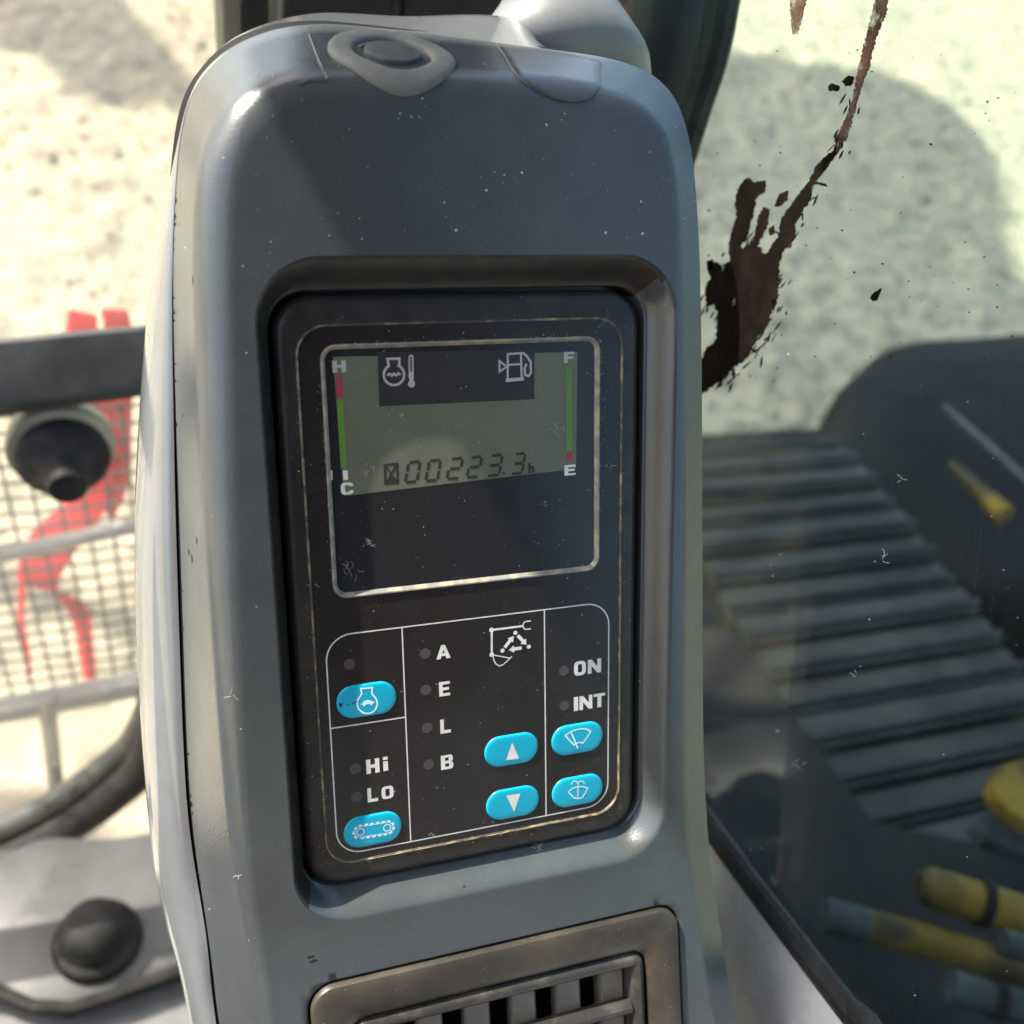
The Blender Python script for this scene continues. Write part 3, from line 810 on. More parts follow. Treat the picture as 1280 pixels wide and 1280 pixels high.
NT = len(S_)

def shell():
    con = thing('instrument_console', 'dark slate plastic instrument console with rounded shoulders in the cab', 'console', w2((50, -190, -60)))
    mb = MB(panel=True, bend=True)
    V2 = {}
    rings = []
    K = 26
    prof = []
    for i in range(NT):
        wd = float(np.linalg.norm((S_[i] - F_[i])[:2])); dp = WF - S_[i][2]
        r = min(RAD_[i][0], wd / math.sin(2 * math.atan(min(0.95, dp / wd))) * 0.98)
        lo, hi = 0.2, R_(86)
        def need(ph): return r * math.sin(ph) + max(0.0, dp - r * (1 - math.cos(ph))) / math.tan(ph)
        for _ in range(40):                  # slope of the flank that joins the round to the seam
            m = (lo + hi) / 2
            if need(m) > wd: lo = m
            else: hi = m
        ph = (lo + hi) / 2
        ax_, ad = r * math.sin(ph), r * (1 - math.cos(ph))
        row = []
        for k in range(K + 1):
            x = k / K
            if x < 0.62:
                a = ph * x / 0.62; row.append((r * math.sin(a), r * (1 - math.cos(a))))
            else:
                y = (x - 0.62) / 0.38; row.append((ax_ + (wd - ax_) * y, ad + (dp - ad) * y))
        prof.append([(a / max(wd, 1e-6), b) for a, b in row])
    for k in range(K, -1, -1):
        row = []
        for i in range(NT):
            a, b = prof[i][k]
            q = F_[i] + (S_[i] - F_[i]) * a
            q[2] = WF - b
            row.append(q)
        rings.append(row)
    # rolled inner edge at the seam
    lip = [[s + (f - s) * 0.03 + np.array([0, 0, -1.6]) for s, f in zip(S_, F_)]]
    mb.loft(lip + rings, False)
    # flat face: constrained triangulation between the shoulder, the monitor recess and the vent
    RI = (BEZ[0] - 1.2, BEZ[1] - 1.2, BEZ[2] + 2.6, BEZ[3] + 1.2)
    RO = (RI[0] - 4.2, RI[1] - 9.0, RI[2] + 8.2, RI[3] + 10.0)
    steps = []
    n = 14
    for k in range(15):
        x = k / 14
        sm = x * x * (3 - 2 * x)
        q = [RO[j] + (RI[j] - RO[j]) * x for j in range(4)]
        steps.append(rr(*q, 20 - 8 * x, WF - 8.5 * sm, n))
    steps.append(rr(*RI, 12, -14, n))
    # the upper and left borders of the recess use the black bezel material, the rest is shell
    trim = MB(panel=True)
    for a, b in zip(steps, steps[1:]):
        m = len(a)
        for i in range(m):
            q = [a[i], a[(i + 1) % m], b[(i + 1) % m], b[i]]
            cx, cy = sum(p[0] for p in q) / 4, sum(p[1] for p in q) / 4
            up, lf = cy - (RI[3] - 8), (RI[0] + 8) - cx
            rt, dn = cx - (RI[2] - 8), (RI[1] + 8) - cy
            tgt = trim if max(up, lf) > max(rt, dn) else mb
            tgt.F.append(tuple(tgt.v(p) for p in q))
    mb.F.append(tuple(mb.v(p) for p in steps[-1]))
    fix_normals(trim.build('recess_dark_lip', 'bezel', con, angle=60))
    hole2 = VENT_HOLE
    mb.loft([hole2(0, WF), hole2(-0.4, WF - 0.8), hole2(-0.5, WF - 40)], True, False, True)
    # CDT
    outer = [tuple(p[:2]) for p in F_]
    h1 = [tuple(p[:2]) for p in steps[0]]
    h2 = [tuple(p[:2]) for p in hole2(0, WF)]
    pts = [Vector(p) for p in outer + h1 + h2]
    ed = [(i, i + 1) for i in range(len(outer) - 1)] + [(len(outer) - 1, 0)]
    o = len(outer); ed += [(o + i, o + (i + 1) % len(h1)) for i in range(len(h1))]
    o += len(h1); ed += [(o + i, o + (i + 1) % len(h2)) for i in range(len(h2))]
    for u in np.arange(-50, 150, 9.0):
        for v in np.arange(-230, 190, 9.0):
            if inside(outer, u, v) and not inside(h1, u, v) and not inside(h2, u, v):
                pts.append(Vector((u, v)))
    for u in np.arange(-50, 150, 3.3):
        for v in np.arange(-200, -97, 3.1):
            if inside(outer, u, v) and not inside(h1, u, v) and not inside(h2, u, v):
                pts.append(Vector((u + 0.2, v + 0.2)))
    vo, eo, fo, *_ = delaunay_2d_cdt(pts, ed, [], 0, 1e-4)
    i0 = len(mb.V)
    for p in vo: mb.v((p.x, p.y, WF))
    for f in fo:
        c = sum((vo[i] for i in f), Vector((0, 0))) / 3
        if inside(outer, c.x, c.y) and not inside(h1, c.x, c.y) and not inside(h2, c.x, c.y):
            mb.F.append(tuple(i0 + i for i in f))
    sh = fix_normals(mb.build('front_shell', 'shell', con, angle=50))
    def gap(i):                              # the joint opens towards the bottom of the left side
        k = i / PER
        return 0.012 + (0.052 + 0.010 * math.sin(i * 0.23) + 0.005 * math.sin(i * 0.51)) * min(1.0, max(0.0, 5.3 - k)) 
    # rear shell: bulges out from the seam at the left, runs straight back along the top
    mb = MB(panel=True, bend=True)
    rings = []
    for k in range(13):
        x = k / 12; th = (math.pi / 2) * x
        row = []
        for i, (s, f, b) in enumerate(zip(S_, F_, B_)):
            g = min(1.0, max(0.0, (9.0 - i / PER) / 2.0))
            s2 = s - (f - s) * gap(i) + np.array([0, 0, -2.4])
            a = math.sin(th) * g + x * (1 - g)
            q = s2 + (b - s2) * a
            q[2] = s2[2] + (b[2] - s2[2]) * ((1 - math.cos(th)) * g + x * (1 - g))
            row.append(q)
        rings.append(row)
    rings.insert(0, [s - (f - s) * gap(i) + np.array([0, 0, -7.0]) for i, (s, f) in enumerate(zip(S_, F_))])
    cen = np.array([50, 0, 0])
    for dz, k in ((-20, 0.985), (-45, 0.93), (-70, 0.84)):
        rings.append([np.array([cen[0] + (b[0] - cen[0]) * k, b[1] - (1 - k) * 60, b[2] + dz]) for b in B_])
    mb.loft(rings, False)
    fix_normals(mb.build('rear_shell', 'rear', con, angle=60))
    # dark seam filler
    mb = MB(panel=True, bend=True)
    mb.loft([[s + (f - s) * 0.07 + np.array([0, 0, -3.0]) for s, f in zip(S_, F_)], [s - (f - s) * 0.12 + np.array([0, 0, -6.0]) for s, f in zip(S_, F_)]], False)
    mb.build('seam', 'dark', con)
    return con, sh

# air vent outline on the face
VTL, VTR = P(382, 1222, WF), P(840, 1134, WF)
VRECT = (VTL[0], -205.0, VTR[0] + 1.5, (VTL[1] + VTR[1]) / 2)
def VENT_HOLE(off, w): return rro(VRECT, off + 0.5, w, 9, 8)
console, shell_obj = shell()
# panel-space BVH for laying small things on the shell
def shell_bvh():
    me = shell_obj.data
    og = np.array(ORG[console.name])
    V = [(PM.T @ (np.array(v.co) + og - PO) * 1000).tolist() for v in me.vertices]
    return BVHTree.FromPolygons(V, [tuple(p.vertices) for p in me.polygons])
BV = shell_bvh()
def on_shell(x, y):
    d = CR.T @ np.array([(x - 640) / FPX, (y - 640) / FPX, 1.0])
    loc, nor, i, _ = BV.ray_cast(Vector(CC), Vector(d).normalized())
    if loc is None: return None, None
    if nor.dot(Vector(d)) > 0: nor = -nor
    return loc, nor

def console_details():
    # round rubber button with collar on the top shoulder
    ptop, _ = on_shell(489, 44); pbot, _ = on_shell(489, 117)
    c = (ptop + pbot) / 2
    ax = Vector((1, 0, 0)).cross((ptop - pbot).normalized()).normalized(); s = Vector((1, 0, 0)); s = (s - ax * s.dot(ax)).normalized(); q = ax.cross(s)
    def lathe(prof, name, m, parent, sx=1.0, sy=1.0, n=40, bulge=0.0):
        mb = MB(panel=True)
        rings = []
        for h, r in prof:
            row = []
            for k in range(n):
                a = 2 * math.pi * k / n
                rx = r * sx * (1 + bulge * math.cos(2 * a + 0.9))
                p = c + s * math.cos(a) * rx + q * math.sin(a) * r * sy
                hit = BV.ray_cast(p + ax * 12, -ax)
                row.append((p.lerp(hit[0], 0.9) if hit[0] is not None else p) + ax * h)
            rings.append(row)
        mb.loft(rings, True, False, True)
        return mb.build(name, m, parent, angle=40)
    col = lathe([(-3, 16.4), (0.9, 16.3), (1.5, 15.9), (1.8, 14.8), (1.8, 12.2), (1.6, 10.9), (1.0, 10.3), (0.2, 10.1)], 'button_collar', 'rubber', console, 1.12, (ptop - pbot).length / 2 / 16.2, bulge=0.05)
    lathe([(-0.5, 10.2), (0.2, 10.15)], 'groove', 'dark', col, 1.0, 1.0)
    lathe([(0.1, 8.0), (1.3, 7.95), (1.7, 7.7), (1.85, 7.1), (1.9, 3.5)], 'button_cap', 'rubber_cap', col, 1.05, 1.05)
    # snap-in blanking cover, U shaped
    out = [(622, 60), (628, 68), (636, 82), (646, 96), (660, 108), (680, 120), (704, 128), (728, 128), (742, 121), (750, 110), (751, 98), (750, 88), (748, 78), (700, 68), (660, 62)]
    out = catmull([np.array(p, float) for p in out + [out[0]]], 4)[:-1]
    cen = np.mean(out, 0)
    def layer(k, h):
        r = []
        for p in out:
            qx = cen + (p - cen) * k
            l, nn = on_shell(*qx)
            while l is None:
                qx = qx + np.array([0, 2.0]); l, nn = on_shell(*qx)
            r.append(l + nn * h)
        return r
    mb = MB(panel=True)
    mb.loft([layer(1.0, -0.4), layer(0.998, 0.25), layer(0.985, 0.7), layer(0.96, 0.8), layer(0.80, 0.75), layer(0.55, 0.75), layer(0.25, 0.75), layer(0.05, 0.75)], True, False, True)
    fix_normals(mb.build('blanking_cover', 'shell', console, angle=40))
    # thin raised line added along the edge of the light patch, top left
    mb = MB(panel=True)
    pts = []
    for p in catmull([np.array(p, float) for p in ((386, 42), (392, 58), (398, 74), (404, 88), (409, 99), (400, 101), (386, 101), (374, 106))], 4):
        l, nn = on_shell(*p); pts.append(l + nn * 0.15)
    mb.tube(pts, [0.1] + [0.35] * (len(pts) - 2) + [0.1], 8); mb.build('light_patch_edge', 'shell', console)
    # dust specks
    mb = MB(panel=True)
    def speck(x, y, r):
        l, nn = on_shell(x, y)
        if l is None: return
        s = nn.orthogonal().normalized(); q = nn.cross(s)
        n = 5; ph = random.uniform(0, 6)
        ring = [l + (s * math.cos(ph + 6.283 * k / n) + q * math.sin(ph + 6.283 * k / n)) * r * random.uniform(0.6, 1.3) for k in range(n)]
        mb.loft([[p - nn * 0.05 for p in ring], [p + nn * r * 0.5 for p in ring]], True, False, True)
    for _ in range(170):
        x, y = random.uniform(230, 872), random.uniform(30, 340)
        if random.random() < 0.35: y = random.uniform(30, 1278)
        speck(x, y, random.choice([0.07, 0.08, 0.10, 0.13, 0.2]))
    for x, y, r in ((683, 156, 0.4), (801, 252, 0.4), (757, 291, 0.35), (803, 292, 0.4), (570, 288, 0.4), (500, 142, 0.2), (498, 148, 0.16), (514, 146, 0.2), (524, 146, 0.16), (652, 216, 0.4), (608, 238, 0.4)):
        speck(x, y, r)
    mb.build('dust_specks', 'speck', console, smooth=False, kind='stuff')
    # dirt chips along the seam and dark marks
    mb = MB(panel=True)
    for k in range(70):
        i = random.uniform(18, 62); j = int(i)
        p = S_[j] + (S_[j + 1] - S_[j]) * (i - j) + (F_[j] - S_[j]) * 0.02
        r = random.uniform(0.25, 0.8)
        m = [p + np.array([random.uniform(-r, r), random.uniform(-2.2 * r, 2.2 * r), random.uniform(-0.4, 0.6)]) for _ in range(4)]
        i0 = len(mb.V); [mb.v(q) for q in m]
        mb.F += [(i0, i0 + 1, i0 + 2), (i0, i0 + 2, i0 + 3), (i0, i0 + 3, i0 + 1), (i0 + 1, i0 + 3, i0 + 2)]
    for x, y, rx, ry in ((241, 350, 0.5, 1.4), (236, 690, 1.0, 1.2), (240, 698, 1.2, 1.6), (246, 676, 0.8, 1.2), (228, 520, 0.4, 0.8), (580, 1108, 0.8, 0.5), (388, 1196, 1.6, 0.5), (392, 1201, 1.8, 0.5)):
        l, nn = on_shell(x, y)
        s = nn.orthogonal().normalized(); q = nn.cross(s)
        u = Vector((1, 0, 0)); u = (u - nn * u.dot(nn)).normalized(); vv = nn.cross(u)
        mb.poly([l + nn * 0.06 + u * math.cos(a) * rx * random.uniform(0.6, 1.2) + vv * math.sin(a) * ry * random.uniform(0.6, 1.2) for a in [0.7 * k for k in range(9)]])
    mb.build('dirt_marks', 'speck_dark', console, smooth=False, kind='stuff')
    # fibres stuck in the corners
    mb = MB(panel=True)
    for cx, cy, s, cnt in ((290, 868, 9, 3), (300, 1095, 8, 2), (672, 1058, 7, 9)):
        for k in range(cnt):
            a = random.uniform(0, 6.28); pts = []
            x, y = cx + random.uniform(-3, 3), cy + random.uniform(-3, 3)
            for j in range(6):
                l, nn = on_shell(x, y)
                if l is not None: pts.append(l + nn * 0.15)
                a += random.uniform(-0.5, 0.5); x += s / 5 * math.cos(a); y += s / 5 * math.sin(a)
            if len(pts) > 2: mb.tube(pts, 0.055, 4)
    mb.build('lint', 'fibre', console, kind='stuff')
console_details()

# ---- pale neck behind the console top
def neck():
    t = thing('duct_neck', 'pale grey rounded duct rising behind the console top', 'duct', w2((88, 170, -60)))
    mb = MB(panel=True)
    rings = []
    for (x, y, w, hw, dp) in ((702, 110, -96, 108, 26), (702, 72, -92, 104, 27), (701, 56, -90, 99, 26), (700, 40, -90, 90, 25), (699, 24, -90, 80, 23), (699, 10, -92, 71, 21), (699, -4, -95, 64, 20), (698, -40, -100, 58, 19), (690, -120, -112, 54, 18)):
        c = P(x, y, w); e = P(x + hw, y, w)
        r = e[0] - c[0]
        rings.append([np.array([c[0] + r * math.cos(a), c[1] + 2.0 * math.sin(a), c[2] + dp * math.sin(a)]) for a in [2 * math.pi * k / 40 for k in range(40)]])
    mb.loft(rings, True, True, True)
    fix_normals(mb.build('duct', 'pale', t, angle=None))
    mb = MB(panel=True)
    pts = [P(x, y, -90) for x, y in ((764, -10), (772, 10), (782, 30), (793, 52), (804, 74))]
    mb.tube(pts, [2.6, 3.0, 3.4, 3.6, 3.4], 8); mb.build('dirt_edge', 'mud_thin', t)
neck()

# ================================================================== MONITOR
MEM = (-3.2, -81.0, 103.8, 98.2)
LCD = (4.27, 13.0, 95.38, 91.93)
mon = thing('monitor', 'black monitor panel with display and cyan buttons set in the console', 'monitor', w2((50, -89, -4)))
def monitor():
    mb = MB(panel=True)
    rb = 12
    rings = [rro(BEZ, 0, -13, rb), rro(BEZ, 0, -3.2, rb)]
    for k in range(1, 7):
        a = k / 6 * math.pi / 2
        rings.append(rro(BEZ, -3.4 * (1 - math.cos(a)), -3.2 + 3.2 * math.sin(a), rb))
    rings.append(rro(MEM, 0.8, 0.0, 9))
    mb.loft(rings, True)
    fix_normals(mb.build('bezel', 'bezel', mon, angle=40))
    mb = MB(panel=True)
    mb.loft([rro(MEM, 0.8, 0.0, 9), rro(MEM, 0.55, 0.22, 9), rro(MEM, 0.3, 0.2, 9), rro(MEM, 0.0, -0.4, 9)], True)
    fix_normals(mb.build('bezel_rim', 'rim', mon, angle=60))
    mb = MB(panel=True)
    mb.loft([rro(MEM, 0.0, -0.4, 9), rro(LCD, 0.9, -0.4, 4)], True)
    fix_normals(mb.build('membrane', 'membrane', mon, smooth=False))
    mb = MB(panel=True)
    mb.loft([rro(LCD, 0.9, -0.4, 4), rro(LCD, 0.55, 0.05, 4), rro(LCD, 0.2, 0.0, 4), rro(LCD, -0.7, -1.5, 4)], True)
    fix_normals(mb.build('lens_rim', 'lens_rim', mon, angle=30))
    mb = MB(panel=True)
    mb.loft([rro(LCD, -0.7, -1.5, 4)], True, False, True)
    lens = mb.build('display', 'lens', mon, smooth=False)
    # grey-green active area and the dark mask carrying the icons
    WZ = -1.45
    def area(pl, name, m, z, par=lens):
        mb = MB(panel=True); mb.poly([P(x, y, z) for x, y in pl]); return mb.build(name, m, par, smooth=False)
    area([(416, 446), (722, 440), (720, 586), (430, 620)], 'display_area', 'lcd', WZ)
    area([(472, 440), (668, 437), (668, 499), (474, 508)], 'display_mask', 'lcd_mask', WZ + 0.03)
    ZP = WZ + 0.07
    def bar(a, b, wd, m):
        mb = MB(panel=True); mb.stroke([P(*a, ZP), P(*b, ZP)], wd, z=ZP); mb.build('gauge_bar', m, lens, smooth=False)
    bar((423.8, 470), (424.6, 498), 2.0, 'red'); bar((425, 500), (430, 585), 2.0, 'green')
    bar((711, 459), (712.2, 564), 2.1, 'green'); bar((712.2, 565), (712.5, 576), 2.1, 'red')
    bar((431.5, 588), (432.2, 600), 1.5, 'white'); bar((413.8, 588), (414.2, 600), 0.8, 'white')
    # 7 segment digits, slanted
    def z4(x, y): return (380 + x / 3.282, 400 + y / 3.282)
    SEG = {'0': 'abcdef', '2': 'abged', '3': 'abgcd'}
    def digit(ch, bl, br, tl, tr):
        bl, br, tl, tr = [P(*z4(*q), ZP) for q in (bl, br, tl, tr)]
        def at(s, t): return (bl * (1 - s) + br * s) * (1 - t) + (tl * (1 - s) + tr * s) * t
        pos = dict(a=((.08, 1), (.92, 1)), b=((1, .94), (1, .55)), c=((1, .45), (1, .06)), d=((.92, 0), (.08, 0)), e=((0, .06), (0, .45)), f=((0, .55), (0, .94)), g=((.1, .5), (.9, .5)))
        mb = MB(panel=True)
        for k in SEG[ch]:
            p, q = pos[k]; mb.stroke([at(*p), at(*q)], 0.95, z=ZP)
        mb.build('digit', 'digit', lens, smooth=False)
    for ch, x0, x1, yb, yt in (('0', 414, 463, 664, 582), ('0', 498, 547, 658, 575), ('2', 586, 637, 650, 568), ('2', 668, 716, 644, 562), ('3', 752, 800, 637, 554), ('3', 850, 894, 629, 548)):
        digit(ch, (x0, yb + 3), (x1, yb - 2), (x0 + 16, yt + 3), (x1 + 14, yt - 2))
    mb = MB(panel=True); mb.stroke([P(*z4(818, 631), ZP), P(*z4(823, 625), ZP)], 1.0, z=ZP); mb.build('decimal_point', 'digit', lens, smooth=False)
    mb = MB(panel=True)
    mb.stroke([P(*z4(*q), ZP) for q in ((925, 586), (924, 628))], 0.75, z=ZP)
    mb.stroke([P(*z4(*q), ZP) for q in ((925, 606), (934, 603), (940, 608), (940, 627))], 0.75, z=ZP)
    mb.build('hour_letter', 'digit', lens, smooth=False)
    mb = MB(panel=True)
    mb.stroke([P(*z4(*q), ZP) for q in ((332, 596), (382, 590), (384, 666), (334, 671))], 0.8, True, ZP)
    mb.stroke([P(*z4(*q), ZP) for q in ((336, 600), (380, 662))], 0.6, z=ZP); mb.stroke([P(*z4(*q), ZP) for q in ((379, 595), (338, 667))], 0.6, z=ZP + 0.01)
    mb.poly([P(*z4(*q), ZP + 0.02) for q in ((344, 664), (376, 660), (360, 636))])
    mb.build('hourglass_symbol', 'digit', lens, smooth=False)
    # display icons
    mb = MB(panel=True)
    cx, cy, r = 369, 225, 42
    circ = [(cx + r * math.cos(R_(a)), cy + r * math.sin(R_(a))) for a in range(-62, 243, 12)]
    mb.stroke([P(*z4(*q), ZP) for q in [(391, 158), (391, 186)] + circ + [(348, 187), (342, 160)]], 0.75, True, ZP)
    mb.stroke([P(*z4(*q), ZP) for q in ((342, 228), (351, 220), (360, 229), (369, 220), (378, 228), (387, 219), (396, 226))], 0.7, z=ZP)
    mb.stroke([P(*z4(*q), ZP) for q in ((432, 155), (433, 240))], 0.5, z=ZP); mb.stroke([P(*z4(*q), ZP) for q in ((446, 155), (447, 240))], 0.5, z=ZP)
    mb.stroke([P(*z4(*q), ZP) for q in ((431, 154), (436, 146), (443, 146), (447, 154))], 0.5, z=ZP + .01)
    mb.stroke([P(*z4(*q), ZP) for q in ((440, 212), (441, 262))], 1.3, z=ZP + .01)
    mb.disc(P(*z4(441, 262), ZP), 1.15, ZP + .02)
    mb.build('temperature_symbol', 'faint', lens, smooth=False)
    mb = MB(panel=True)
    mb.stroke([P(*z4(*q), ZP) for q in ((836, 140), (890, 136), (893, 240), (836, 244))], 0.7, True, ZP)
    mb.stroke([P(*z4(*q), ZP) for q in ((836, 184), (891, 181))], 0.6, z=ZP + .01)
    mb.stroke([P(*z4(*q), ZP) for q in ((828, 248), (902, 241))], 1.1, z=ZP + .02)
    mb.stroke([P(*z4(*q), ZP) for q in ((802, 168), (802, 212), (832, 192))], 0.6, True, ZP)
    mb.stroke([P(*z4(*q), ZP) for q in ((896, 134), (912, 146), (930, 172), (931, 215), (922, 230), (908, 226), (905, 200), (912, 180))], 0.75, z=ZP)
    mb.build('fuel_symbol', 'faint', lens, smooth=False)
    return lens, ZP
lens, ZLCD = monitor()

# block letters in a unit box (x 0..1, y 0..1), each a set of polygons
def bx(x0, y0, x1, y1): return [(x0, y0), (x1, y0), (x1, y1), (x0, y1)]
GLY = {
    'A': [[(0, 0), (.30, 0), (.56, .80), (.36, 1)], [(.36, 1), (.50, .66), (.62, 1)], [(.62, 1), (.48, .80), (.70, 0), (1, 0)], bx(.26, .20, .74, .40)],
    'E': [bx(0, 0, .34, 1), bx(.34, .80, 1, 1), bx(.34, .40, .92, .60), bx(.34, 0, 1, .20)],
    'F': [bx(0, 0, .36, 1), bx(.36, .78, 1, 1), bx(.36, .36, .92, .58)],
    'L': [bx(0, 0, .36, 1), bx(.36, 0, 1, .22)],
    'H': [bx(0, 0, .33, 1), bx(.67, 0, 1, 1), bx(.33, .38, .67, .62)],
    'I': [bx(0, 0, 1, 1)],
    'i': [bx(0, 0, 1, .68), bx(0, .78, 1, 1)],
    'T': [bx(.33, 0, .67, .8), bx(0, .8, 1, 1)],
    'N': [bx(0, 0, .28, 1), bx(.72, 0, 1, 1), [(.28, 1), (.28, .55), (.72, 0), (.72, .45)]],
    'B': [bx(0, 0, .34, 1), bx(.34, .82, .86, 1), bx(.34, .41, .86, .60), bx(.34, 0, .86, .18), [(.66, .18), (.86, 0), (1, .12), (1, .38), (.92, .48), (.66, .41)], [(.64, .60), (.92, .52), (.97, .64), (.97, .86), (.86, 1), (.64, .82)]],
    'O': 'ring', 'o': 'ring', 'C': 'cring',
}
def ringpoly(gap=False):
    o = rr(0, 0, 1, 1, 0.30, 0, 4); i = rr(.32, .21, .68, .79, 0.10, 0, 4)
    n = len(o); out = []
    for k in range(n):
        j = (k + 1) % n
        q = [o[k][:2], o[j][:2], i[j][:2], i[k][:2]]
        c = np.mean(q, 0)
        if gap and c[0] > 0.7 and 0.36 < c[1] < 0.64: continue
        out.append(q)
    return out
def letter(ch, cx, cy, wpx, hmm, m, par, z, shear=0.0):
    c = P(cx, cy, z)
    wmm = abs(P(cx + wpx / 2, cy, z)[0] - P(cx - wpx / 2, cy, z)[0])
    g = GLY[ch]
    polys = ringpoly() if g == 'ring' else [bx(0, 0, .33, 1)[:0] or p for p in ringpoly(True)] if g == 'cring' else g
    mb = MB(panel=True)
    for k, pl in enumerate(polys):
        mb.poly([(c[0] + (x - .5) * wmm + (y - .5) * shear, c[1] + (y - .5) * hmm, z + 0.004 * k) for x, y in pl])
    o = mb.build('letter', m, par, smooth=False)
    return o
def ring_c(cx, cy): pass

def prints():
    Z = -0.33
    # white outline and dividers
    mb = MB(panel=True)
    mb.stroke([p for p in rr(0, -78.22, 100, 0, 8.5, Z, 8)], 0.42, True, Z)
    mb.build('print_outline', 'white', mon, smooth=False)
    for a, b in (((503, 785.5), (513, 1053.5)), ((680, 762.6), (683, 1024.5)), ((414.5, 911), (506.5, 896))):
        mb = MB(panel=True)
        p, q = P(*a, Z), P(*b, Z)
        if abs(p[0] - q[0]) < 12:
            u = (p[0] + q[0]) / 2; pts = [(u, -0.2, Z), (u, -78.0, Z)]
        else: pts = [(0.2, (p[1] + q[1]) / 2, Z), (((P(503, 785, Z) + P(513, 1053, Z)) / 2)[0] - 0.2, (p[1] + q[1]) / 2, Z)]
        mb.stroke(pts, 0.42, z=Z + 0.01); mb.build('print_divider', 'white', mon, smooth=False)
    for ch, x, y, w, h in (('A', 554.2, 814.8, 18, 4.9), ('E', 555.6, 861, 13.6, 5.2), ('L', 556.8, 907.6, 13, 5.2), ('B', 558.8, 952.6, 15.4, 5.3),
                           ('H', 466, 957.6, 16.6, 5.2), ('i', 481.9, 954.8, 6, 5.2), ('L', 465.8, 993.4, 13, 5.2), ('o', 484.4, 990.4, 15, 4.7),
                           ('O', 724.9, 835.2, 15, 5.3), ('N', 743.1, 832.6, 16.6, 5.3), ('I', 720, 879.9, 5.4, 5.3), ('N', 732.4, 878, 16.2, 5.3), ('T', 749.2, 875.4, 14.2, 5.3)):
        letter(ch, x, y, w, h, 'white', mon, Z)
    ZL = ZLCD
    letter('H', 424, 458, 17, 3.6, 'faint', lens, ZL); letter('F', 711.5, 446.6, 13, 3.6, 'faint', lens, ZL)
    letter('E', 712.6, 587.6, 14, 3.6, 'white', lens, ZL); letter('C', 434, 610.6, 16, 3.8, 'white', lens, ZL)
    for x, y in ((437, 830.5), (531.5, 817), (532.3, 862.5), (534.2, 909.8), (536, 955.5), (444.3, 961), (445.8, 996), (705, 838.5), (705.6, 882)):
        mb = MB(panel=True); mb.disc(P(x, y, Z), 1.9, Z + 0.02, 24); mb.build('indicator_light', 'led', mon, smooth=False)
    # working-mode symbol: boom, arm, bucket and three arrows
    def z6(x, y): return P(580 + x / 6.4, 750 + y / 6.4, Z)
    mb = MB(panel=True)
    mb.stroke([z6(*q) for q in ((535, 167), (496, 172), (480, 180), (473, 194), (473, 214), (480, 228), (496, 235), (535, 230))], 0.45, z=Z)
    mb.stroke([z6(470, 208), z6(222, 240)], 0.72, z=Z + .01); mb.stroke([z6(222, 240), z6(222, 437)], 0.72, z=Z + .02)
    for q in ((220, 240), (222, 437)): mb.disc(z6(*q), 0.85, Z + .03)
    for q in ((411, 262), (308, 405), (518, 374)): mb.disc(z6(*q), 0.75, Z + .01)
    mb.stroke([z6(222, 438), z6(300, 452), z6(366, 465)], 0.38, z=Z + .01)
    mb.stroke([z6(*q) for q in ((232, 450), (240, 486), (256, 512), (285, 528), (314, 516), (348, 486), (383, 452))], 0.38, z=Z + .012)
    def arrow(a, b, k):
        a, b = z6(*a)[:2], z6(*b)[:2]; d = (b - a); L = np.linalg.norm(d); d /= L; n = np.array([-d[1], d[0]])
        m = b - d * 1.9
        mb.poly([(*q, Z + k) for q in (a + n * .6, a - n * .6, m - n * .6, m + n * .6)])
        mb.poly([(*q, Z + k + .004) for q in (m - n * 1.35, b, m + n * 1.35)])
    arrow((325, 380), (398, 288), .01); arrow((430, 283), (500, 358), .02); arrow((462, 383), (358, 399), .03)
    mb.build('work_mode_symbol', 'white', mon, smooth=False)

